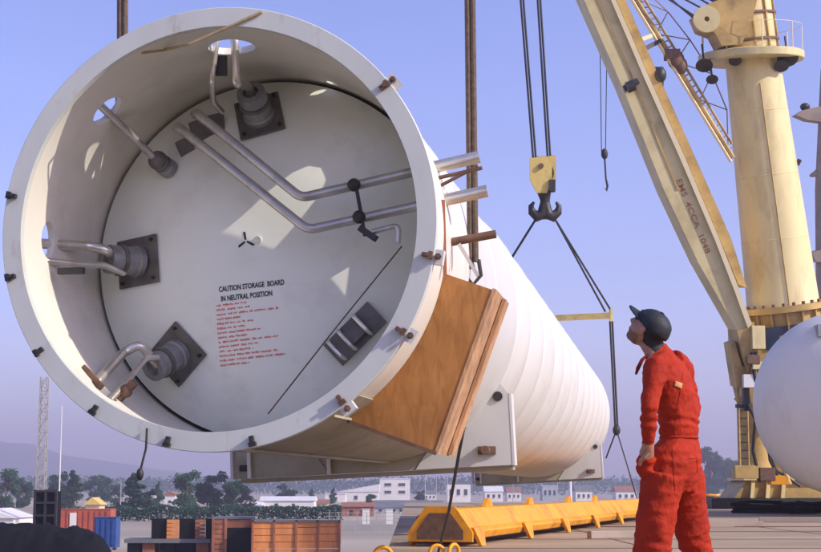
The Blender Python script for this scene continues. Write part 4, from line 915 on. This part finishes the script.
house('hut', 'little hut with yellow gable roof above the red container', 'hut', 89, 103, 497, 170, 'house_cream', 'hut_yellow', 'gable_y', 3, [], 0.25)
house('white_tent', 'white pitched tent roof at the foot of the picture edge', 'tent', -30, 19, 508, 150, 'house_white', 'roof_white', 'gable_y', 8, [], 0.4)
house('cream_tank_house', 'cream pump house at the foot of the lattice mast', 'pump house', 43, 52, 502, 165, 'house_white', 'house_cream', 'gable_y', 2, [], 0.3)
# tarpaulin-covered heap and dark upright crate
YL = 84.0; kL = YL / FPX
def LX(px): return (px - 410.5) * kL
def LZ(py): return CAMH + (HORIZON - py) * kL
hpk = [(-40, 524), (-10, 522), (12, 524), (30, 523), (48, 523), (60, 528), (75, 526), (88, 530), (98, 534), (106, 545), (110, 556)]
def heap_top(px):
    for (x0, y0), (x1, y1) in zip(hpk, hpk[1:]):
        if x0 <= px <= x1: return y0 + (y1 - y0) * (px - x0) / (x1 - x0)
    return 556
b = MB(); nx, ny = 110, 22; vs = []
for j in range(ny):
    sy = j / (ny - 1)
    for i in range(nx):
        px = -40 + 150 * i / (nx - 1); h = max(0.0, LZ(heap_top(px)) - ZY); e_ = math.sin(math.pi * min(1, max(0, sy))) ** 0.35
        p = Vector((LX(px), YL - 1.2 + 4.5 * sy, 0)); f = 1 - abs(noise.noise(Vector((p.x * .9, p.y * .9, 2)))) * 2
        vs.append(Vector((p.x, p.y + .15 * noise.noise(Vector((p.x * 1.4, sy * 3, 0))), ZY + max(0.0, h * e_ * (0.93 + .10 * f) + .10 * noise.noise(Vector((p.x * 2.2, p.y * 2.2, 0))) * e_))))
b.add(vs, [(j * nx + i, j * nx + i + 1, (j + 1) * nx + i + 1, (j + 1) * nx + i) for j in range(ny - 1) for i in range(nx - 1)], True)
tag(b.build('covered_heap', 'loco_black', None, origin=Vector((LX(50), YL, ZY))), 'black tarpaulin-covered heap in the lower corner of the yard', 'cargo')
uc = thing('upright_crate', 'tall black framed crate standing behind the tarpaulin heap', 'crate', (LX(31.5), YL + 4.2, ZY))
b = MB(); yb = YL + 4.2; b.box((LX(31.5), yb + .7, (ZY + LZ(491)) / 2), (LX(43) - LX(20) - .1, 1.3, LZ(491) - ZY - .02)); b.build('body', 'loco_black', uc)
for x in (20.5, 31.5, 42.5):
    b = MB(); b.box((LX(x), yb, (ZY + LZ(489.5)) / 2), (.13, .16, LZ(489.5) - ZY)); b.build('post', 'dark_steel', uc)
for y in (491, 503, 516):
    b = MB(); b.box((LX(31.5), yb - .05, LZ(y)), (LX(43.6) - LX(19.4), .1, .12)); b.build('rail', 'dark_steel', uc)

# lattice mast
def lattice(px, ytop, Y, wd, label, name='lattice_mast', m='mast_grey', n=22):
    X = (px - 410.5) * Y / FPX; z1 = CAMH + (HORIZON - ytop) * Y / FPX; t = thing(name, label, 'mast', (X, Y, ZY)); h = z1 - ZY
    for sx in (-1, 1):
        for sy in (-1, 1):
            b = MB(); b.bar((X + sx * wd / 2, Y + sy * wd / 2, ZY), (X + sx * wd * .38, Y + sy * wd * .38, z1), 0.10, 0.10); b.build('leg', m, t)
    b = MB()
    for k in range(n):
        f0, f1 = k / n, (k + 1) / n; a, c = wd / 2 * (1 - .24 * f0), wd / 2 * (1 - .24 * f1); s = 1 if k % 2 else -1
        for sy in (-1, 1):
            b.bar((X - s * a, Y + sy * a, ZY + h * f0), (X + s * c, Y + sy * c, ZY + h * f1), .06, .06); b.bar((X - a, Y + sy * a, ZY + h * f0), (X + a, Y + sy * a, ZY + h * f0), .05, .05)
        for sx in (-1, 1): b.bar((X + sx * a, Y - s * a, ZY + h * f0), (X + sx * c, Y + s * c, ZY + h * f1), .06, .06)
    b.build('lacing', m, t); return t
lattice(44.5, 378, 150, 0.85, 'slender grey lattice mast rising to the rim of the tank flange')
p = yd(58.5, 514); b = MB(); b.tube([p, p + V * 18], [0.14, 0.07], 8); tag(b.build('light_pole', 'roof_white', None, origin=p), 'thin pale pole to the right of the lattice mast', 'pole')
p = yd(120, 520); b = MB(); b.tube([p, p + V * 5.0], [0.09, 0.05], 8); b.tube([p + V * 5, p + V * 5.1 + RT * -.5], 0.05, 6); tag(b.build('light_pole', 'mast_grey', None, origin=p), 'short grey lamp pole beside the blue bin', 'pole')
for i, (x, Y, hgt) in enumerate(((425, 300, 9), (436, 340, 12), (447, 260, 10), (512, 420, 12), (556, 400, 10))):
    X = (x - 410.5) * Y / FPX; b = MB(); b.tube([(X, Y, ZY), (X, Y, ZY + hgt)], [.12, .06], 6); b.bar((X - .7, Y, ZY + hgt - .6), (X + .7, Y, ZY + hgt - .6), .08, .08)
    tag(b.build('utility_pole', 'mast_grey', None, origin=Vector((X, Y, ZY))), ['thin utility pole just right of the two-storey block', 'tall thin utility pole midway between block and rope', 'thin utility pole touching the dark rope', 'thin utility pole below the ribbed tank shell', 'thin utility pole left of the stout white post'][i], 'utility pole', 'utility poles in the yard')

# trees
def crown_mesh(seed, kind, n=4200):
    rnd = random.Random(seed); b = MB(); clumps = []
    for k in range(19 if kind != 'conifer' else 18):
        if kind == 'conifer':
            z = 0.06 + 0.92 * k / 18; rr = 0.46 * (1 - z) ** 0.8 + 0.02; a = rnd.uniform(0, 6.28); clumps.append((Vector((math.cos(a) * rr * .55, math.sin(a) * rr * .55, z)), max(.05, rr * .75), .06))
        else:
            a = rnd.uniform(0, 6.28); z = rnd.uniform(0.10, 0.9); rr = 0.42 * math.sqrt(max(0.02, 1 - ((z - 0.5) / 0.5) ** 2)); d = rnd.uniform(.3, .8) * rr
            clumps.append((Vector((math.cos(a) * d, math.sin(a) * d, z)), rnd.uniform(.12, .20), rnd.uniform(.09, .15)))
    for i in range(n):
        c, r1, rz = rnd.choice(clumps); v = Vector((rnd.gauss(0, 1), rnd.gauss(0, 1), rnd.gauss(0, 1))).normalized() * (rnd.uniform(.35, 1.08))
        p = c + Vector((v.x * r1, v.y * r1, v.z * rz)); s = rnd.uniform(.016, .040)
        x = Vector((rnd.gauss(0, 1), rnd.gauss(0, 1), rnd.gauss(0, 1))).normalized(); y = x.orthogonal().normalized()
        b.add([p - x * s - y * s * .4, p + x * s * .2 - y * s * .7, p + x * s, p + y * s * .8], [(0, 1, 2, 3)])
    me = bpy.data.meshes.new('crown'); me.from_pydata([tuple(v) for v in b.v], [], b.f); return me
CROWNS = {}
for kind in ('round', 'tall', 'conifer'):
    for s in range(3):
        m1 = crown_mesh(hash(kind) % 97 + s * 13 if False else {'round': 3, 'tall': 31, 'conifer': 59}[kind] + s * 7, kind); m1.materials.append(M['foliage' if s != 1 else 'foliage_dark']); CROWNS[kind, s] = m1
tb = MB(); tb.tube([(0, 0, 0), (0.008, 0, .3), (0.0, 0.01, .8)], [.035, .022, .008], 8)
for k in range(7):
    a = k * 2.4; z = .2 + k * .07; tb.tube([(0, 0, z), (math.cos(a) * .12, math.sin(a) * .12, z + .1), (math.cos(a) * .24, math.sin(a) * .24, z + .16)], [.012, .008, .003], 5)
TM = bpy.data.meshes.new('trunk'); TM.from_pydata([tuple(v) for v in tb.v], [], tb.f); TM.materials.append(M['bark'])
def tree(px, Y, ytop, wpx, kind, s, label, name='tree', group='trees behind the yard'):
    X = (px - 410.5) * Y / FPX; h = (HORIZON - ytop) * Y / FPX + CAMH - ZY; wd = wpx * Y / FPX
    t = thing(name, label, 'tree', (X, Y, ZY), group)
    for nm, m1 in (('trunk', TM), ('crown', CROWNS[kind, s])):
        o = bpy.data.objects.new(nm, m1); COL.objects.link(o); o.parent = t; f = 0.84
        o.scale = (wd / f, wd / f, h); o.rotation_euler = (0, 0, px * 0.7)
TREES = [(10, 300, 468, 30, 'round', 0, 'bushy tree at the picture edge behind the white tent'), (27, 330, 477, 22, 'tall', 1, 'dull tree rising behind the tall black crate'),
 (62, 330, 472, 26, 'round', 1, 'dark round tree between lattice mast and pale pole'), (77, 290, 470, 30, 'conifer', 0, 'broad conifer right of the pale pole'),
 (101, 420, 474, 30, 'round', 2, 'faint bluish tree above the yellow hut'), (118, 400, 484, 20, 'round', 0, 'small faint tree left of the dangling cord'),
 (137, 240, 473, 38, 'conifer', 1, 'big conifer under the dangling cord'), (150, 250, 489, 22, 'round', 1, 'low dark tree at the foot of the big conifer'), (161, 290, 481, 14, 'conifer', 2, 'thin pointed conifer left of the narrow white house'),
 (189, 250, 470, 30, 'tall', 0, 'tall tree right of the narrow white house'), (213, 255, 472, 40, 'round', 1, 'wide round dark tree under the flange bottom'),
 (236, 262, 479, 28, 'tall', 2, 'tree in front of the saddle edge, left of the white outhouse'), (248, 270, 486, 22, 'round', 0, 'low tree touching the white outhouse'),
 (288, 340, 483, 28, 'round', 1, 'tree behind the long white house'), (313, 420, 488, 10, 'conifer', 0, 'small conifer past the end of the long white house'), (334, 420, 487, 10, 'conifer', 2, 'small conifer before the pale shed'),
 (421, 430, 490, 13, 'round', 1, 'small round tree right of the two-storey block'), (372, 300, 494, 12, 'round', 0, 'bush between sloping shed and brick shed'),
 (708, 560, 446, 26, 'tall', 1, 'tall hazy tree touching the back of the man'), (719, 590, 452, 24, 'round', 1, 'hazy tree second right of the man'), (731, 560, 458, 24, 'tall', 0, 'hazy tree left of the crane ladder'), (744, 600, 455, 26, 'round', 2, 'hazy tree behind the crane ladder')]
for a in TREES: tree(*a)
# hedge
he = MB(); rnd = random.Random(5)
for i in range(6500):
    s = rnd.random(); x = -41.5 + s * 32.5; h = 1.9 + 0.6 * noise.noise(Vector((x * .35, 0, 0))); z = rnd.random() ** .7 * h
    p = Vector((x, 200 + rnd.uniform(-.7, .7), ZY + z)); sz = rnd.uniform(.10, .24); a = Vector((rnd.gauss(0, 1), rnd.gauss(0, 1), rnd.gauss(0, 1))).normalized(); c = a.orthogonal().normalized()
    he.add([p - a * sz, p - c * sz * .7, p + a * sz, p + c * sz * .7], [(0, 1, 2, 3)])
tag(he.build('hedge', 'foliage_dark', None, origin=Vector((-25, 200, ZY))), 'dark clipped hedge running behind the crates and platform', 'hedge')
# distant woods
fw = MB()
for i in range(22000):
    x = rnd.uniform(-520, 620); Y = rnd.uniform(900, 1150); h = 10 + 5 * noise.noise(Vector((x * .02, Y * .01, 3))) + 4 * noise.noise(Vector((x * .1, Y * .03, 3)))
    z = rnd.random() ** .6 * max(2, h); p = Vector((x, Y, ZY + z)); sz = rnd.uniform(.7, 1.5); a = Vector((rnd.gauss(0, 1), rnd.gauss(0, 1), rnd.gauss(0, 1))).normalized(); c = a.orthogonal().normalized()
    fw.add([p - a * sz, p - c * sz * .7, p + a * sz, p + c * sz * .7], [(0, 1, 2, 3)])
tag(fw.build('woods', 'foliage_dark'), 'far belt of woods at the foot of the hills', 'woods', kind='stuff')

# ================================================================== THE MAN
DMAN = 8.15
def PM(px, py, off=0.0): return at(px, py, DMAN + off)
fdir = Vector((-0.82, 0.57, 0)).normalized(); ldir = Vector((-fdir.y, fdir.x, 0))      # facing; his left
feet = PM(676, 631); feet.z = 0
man = thing('person', 'man in red coverall and dark cap looking up at the tank', 'person', feet)
bd = MB()
def loft(rings, n=20, cap=True):                                   # rings: (centre, a lateral, b front-back)
    vs = []
    for (c, a, bb) in rings:
        for k in range(n):
            t = 2 * math.pi * k / n; vs.append(c + ldir * a * math.cos(t) + fdir * bb * math.sin(t))
    N = len(rings); bd.add(vs, [(i * n + k, i * n + (k + 1) % n, (i + 1) * n + (k + 1) % n, (i + 1) * n + k) for i in range(N - 1) for k in range(n)] + [tuple(range(n))[::-1], tuple((N - 1) * n + k for k in range(n))], True)
loft([(PM(672, 492), .15, .12), (PM(671, 480), .183, .150), (PM(672, 466), .192, .158), (PM(674, 452), .175, .138), (PM(678, 441), .138, .098), (PM(679, 437), .130, .092), (PM(679, 431), .134, .097), (PM(679, 415), .142, .104), (PM(674, 395), .162, .115), (PM(667, 377), .180, .118), (PM(664, 363), .155, .095), (PM(661, 355), .10, .075), (PM(658, 350), .065, .062)])
bd.tube([PM(663, 360), PM(655, 350), PM(649, 340)], [.070, .062, .060], 16)         # neck
# head
hF = (fdir * 0.77 + V * 0.64).normalized(); hL = ldir.copy(); hU = hF.cross(hL).normalized()
if hU.z < 0: hU = -hU
hc_ = PM(649.5, 328)
HM = Matrix((hF, hL, hU)).transposed()
def HP(f, l, u): return hc_ + hF * f + hL * l + hU * u
bd.ell(HP(-0.012, 0, 0.015), .094, .075, .088, HM, 20, 14)
bd.ell(HP(0.030, 0, -0.045), .066, .062, .080, HM, 18, 12)
bd.ell(HP(0.060, 0, -0.098), .032, .034, .026, HM, 14, 10)         # chin
bd.tube([HP(0.082, 0, 0.012), HP(0.100, 0, -0.018), HP(0.112, 0, -0.036)], [.012, .016, .018], 10)   # nose
bd.ell(HP(0.082, 0, 0.026), .020, .052, .014, HM, 14, 8)           # brow
bd.ell(HP(0.082, 0, -0.066), .020, .027, .014, HM, 14, 8)          # lips
for s in (-1, 1): bd.ell(HP(-0.004, s * 0.080, -0.024), .020, .014, .032, HM, 12, 8)   # ears
# arms: hands rest in the pockets
def arm(pts, rs): bd.tube(pts, rs, 14)
LS, LE, LW, LHd = PM(656, 367, -.13), PM(649, 408, -.26), PM(648, 446, -.20), PM(645, 462, -.13)
arm([PM(664, 363, -.06), LS, LS.lerp(LE, .5), LE, LE.lerp(LW, .5), LW, LHd], [.070, .070, .056, .047, .043, .033, .050])
bd.ell(PM(645, 466, -.11), .050, .060, .075)
RS, RE, RW = PM(679, 368, .15), PM(690, 411, .20), PM(670, 449, .24)
arm([PM(672, 363, .07), RS, RS.lerp(RE, .5), RE, RE.lerp(RW, .5), RW], [.075, .078, .068, .062, .052, .045])
# legs
def leg(pts, rs): bd.tube(pts, rs, 18)
leg([PM(664, 474, -.09), PM(658, 505, -.10), PM(652.5, 540, -.12), PM(652, 552, -.12), PM(652, 585, -.11), PM(653, 614, -.08), PM(653, 626, -.08)], [.118, .108, .100, .102, .094, .086, .090])
leg([PM(683, 474, .09), PM(688, 505, .10), PM(694, 540, .12), PM(697, 552, .13), PM(701, 585, .18), PM(705, 612, .22), PM(706, 623, .23)], [.118, .104, .092, .088, .084, .080, .086])
bd.ell(PM(659, 527, -.20), .042, .035, .075)                       # thigh pocket
for (x, off) in ((653, -.08), (706, .23)):
    f0 = PM(x, 625, off); f0.z = 0.055
    bd.ell(f0 + fdir * 0.07, .15, .05, .055, Matrix((fdir, ldir, V)).transposed(), 16, 10)
raw = bd.build('body', 'coverall', man)
rm = raw.modifiers.new('remesh', 'REMESH'); rm.mode = 'VOXEL'; rm.voxel_size = 0.0085; rm.use_smooth_shade = True
sm = raw.modifiers.new('smooth', 'SMOOTH'); sm.factor = 0.5; sm.iterations = 4
dg = bpy.context.evaluated_depsgraph_get(); dg.update()
me = bpy.data.meshes.new_from_object(raw.evaluated_get(dg)); raw.modifiers.clear(); raw.data = me
me.materials.clear()
for nm in ('coverall', 'skin', 'beard', 'boot', 'hair'): me.materials.append(M[nm])
og = ORIG[raw.name]
def px_of(p):                                                      # sight-line coordinates of a point
    d = p - CAM; z = d.dot(FWD); return 410.5 + FPX * d.dot(RT) / z, 276 - FPX * d.dot(UP) / z
neckp = PM(654, 351); ndir = (PM(649, 340) - PM(663, 362)).normalized()
wristL = LW; wd = (LHd - LE).normalized()
isskin = []
for v in me.vertices:
    p = v.co + og
    sk_ = (p - neckp).dot(ndir) > 0 and p.z > 1.45
    hnd = (p - LW).length < .07 and -0.02 < (p - LW).dot(wd) < 0.062
    isskin.append(1 if sk_ else (2 if hnd else 0))
# cloth folds in the surface itself
NRM = [v.normal.copy() for v in me.vertices]
for i, v in enumerate(me.vertices):
    if isskin[i] == 0:
        p = v.co + og
        if p.z > 0.09:
            sag = noise.noise(Vector((p.x * 7, p.y * 7, p.z * 15))) * .004
            rg = 1 - abs(noise.noise(Vector((p.x * 5 + p.z * 4, p.y * 6, p.z * 11 - p.x * 6)))) * 2
            sag += max(0, rg - .45) * .011 - .002
            r2_ = 1 - abs(noise.noise(Vector((p.x * 9 - p.z * 6, p.y * 9, p.z * 16 + 7)))) * 2
            sag += max(0, r2_ - .5) * .005
            sag += 0 + noise.noise(Vector((p.x * 16 + p.z * 9, p.y * 16, p.z * 20 - p.x * 9))) * .003
            fz = math.exp(-((p.z - 0.95) / .05) ** 2) + math.exp(-((p.z - .42) / .10) ** 2) + math.exp(-((p.z - 1.16) / .05) ** 2)
            sag += .005 * fz * math.sin(p.z * 120 + 6 * noise.noise(p * 6))
            v.co += NRM[i] * sag
for f in me.polygons:
    c = f.center + og; q = sum(isskin[i] for i in f.vertices) / len(f.vertices)
    f.use_smooth = True
    d = c - hc_; hf, hl, hu = d.dot(hF), d.dot(hL), d.dot(hU)
    if c.z < 0.10: f.material_index = 3
    elif q > 0.5:
        f.material_index = 1
        if c.z > 1.45 and hf < -0.022 and hu > -0.075: f.material_index = 4; continue
        if c.z > 1.45 and ((hu < -0.058 and hf > 0.0 and (d.length > .07)) ) and not (abs(hl) < .02 and -0.075 < hu < -0.058): f.material_index = 2
    else: f.material_index = 0
# cap, hair, collar, belt, badge
b = MB(); vs = []; n = 28; rows_ = 9
for i in range(rows_):
    t = (i / (rows_ - 1)) * math.pi / 2 * 1.12
    for k_ in range(n):
        a = 2 * math.pi * k_ / n; vs.append(HP(-0.012 + .104 * math.sin(t) * math.cos(a), .084 * math.sin(t) * math.sin(a), 0.024 + .080 * math.cos(t) + (0.012 * math.cos(a) if i > 5 else 0)))
b.add(vs, [(i * n + k_, i * n + (k_ + 1) % n, (i + 1) * n + (k_ + 1) % n, (i + 1) * n + k_) for i in range(rows_ - 1) for k_ in range(n)], True); b.tube([HP(-0.012, 0, 0.102), HP(-0.012, 0, 0.109)], .008, 8)
cap = b.build('cap', 'cap_cloth', man)
sd = cap.modifiers.new('solid', 'SOLIDIFY'); sd.thickness = 0.004; sd.offset = 1
b = MB(); vs = []
for j in range(6):
    s = j / 5
    for k_ in range(11):
        a = (k_ / 10 - .5) * math.pi * 0.9; rr = .090 + .088 * s * math.cos(a) ** .7 if abs(a) < math.pi / 2 - .01 else .090
        vs.append(HP(-0.016 + rr * math.cos(a) + .010, (.080 + .006 * s) * math.sin(a), 0.028 - 0.008 * s - .018 * math.sin(a) ** 2 + 0.012))
b.add(vs, [(j * 11 + k_, j * 11 + k_ + 1, (j + 1) * 11 + k_ + 1, (j + 1) * 11 + k_) for j in range(5) for k_ in range(10)], True)
brim = b.build('brim', 'cap_cloth', cap); sd = brim.modifiers.new('solid', 'SOLIDIFY'); sd.thickness = 0.006
for s in (-1, 1):
    b = MB(); b.ell(HP(0.082, s * 0.030, 0.006), .010, .014, .009, HM, 10, 8); b.build('eye', 'hair', man)
b = MB(); b.tube([PM(649, 452, -.235), PM(645, 457, -.235), PM(641, 460, -.215), PM(639.5, 465, -.20)], [.013, .013, .011, .008], 8); b.build('thumb', 'skin', man)
b = MB()                                                           # dark open collar
cpts = [PM(636, 374, -.06), PM(638, 368, -.08), PM(642, 360, -.07), PM(648, 354, -.05)]
b.tube(cpts, [.006, .011, .010, .006], 10); b.build('collar', 'coverall_dark', man)
b = MB(); ring = []
for k_ in range(33):
    a = 2 * math.pi * k_ / 32; ring.append(PM(679, 437.5) + ldir * .131 * math.cos(a) + fdir * .093 * math.sin(a))
b.tube(ring, .007, 6, caps=False); b.build('belt_seam', 'coverall', man)
from mathutils.bvhtree import BVHTree
bv = BVHTree.FromPolygons([v.co + og for v in me.vertices], [tuple(f.vertices) for f in me.polygons])
def on_body(px, py):
    h = bv.ray_cast(CAM, ray(px, py).normalized()); return h[0], h[1]
b = MB(); vs = []                                                  # badge follows the cloth
for j in range(5):
    for i in range(8):
        p, nn = on_body(675 + i * 1.0 - j * 0.3, 380.5 + j * 1.3 + i * 0.45); vs.append(p + nn * .004)
b.add(vs, [(j * 8 + i, j * 8 + i + 1, (j + 1) * 8 + i + 1, (j + 1) * 8 + i) for j in range(4) for i in range(7)], True); o_b = b.build('badge', 'badge', man); sd = o_b.modifiers.new('solid', 'SOLIDIFY'); sd.thickness = .003; sd.offset = 0
def stitch(pts, name, m, r=.0014):
    b = MB(); q_ = [on_body(*p) for p in pts]; b.tube([p + nn * .001 for p, nn in q_ if p], r, 5); b.build(name, m, man)
stitch([(683 - i * .35, 372 + i * 2.2) for i in range(29)], 'back_seam', 'coverall_dark')
stitch([(672 + i * .15, 446 + i * 2.4) for i in range(20)], 'trouser_seam', 'coverall_dark')
stitch([(686 + i * 1.1, 459 - i * .1) for i in range(11)] + [(697, 459 + i * 1.6) for i in range(9)] + [(697 - i * 1.1, 472 + i * .3) for i in range(11)], 'pocket_seam', 'coverall_dark', .0014)
stitch([(644 + i * 0.9, 437.5 + i * .35) for i in range(13)], 'cuff_seam', 'coverall_dark', .0018)

# ================================================================== HAZE
hz = MB(); hz.box((0, 1300, (ZY - 2 + 135) / 2), (9400, 4800, 135 - ZY + 2))
hm = bpy.data.materials.new('haze'); hm.use_nodes = True; t = hm.node_tree; t.nodes.clear()
o_ = t.nodes.new('ShaderNodeOutputMaterial'); pv = t.nodes.new('ShaderNodeVolumePrincipled'); pv.inputs['Color'].default_value = (0.88, 0.83, 0.98, 1); pv.inputs['Density'].default_value = 0.00065; pv.inputs['Anisotropy'].default_value = 0.2
t.links.new(pv.outputs[0], o_.inputs['Volume']); M['haze'] = hm
tag(hz.build('haze', 'haze'), 'pale mauve haze over land and hills', None, kind='stuff')
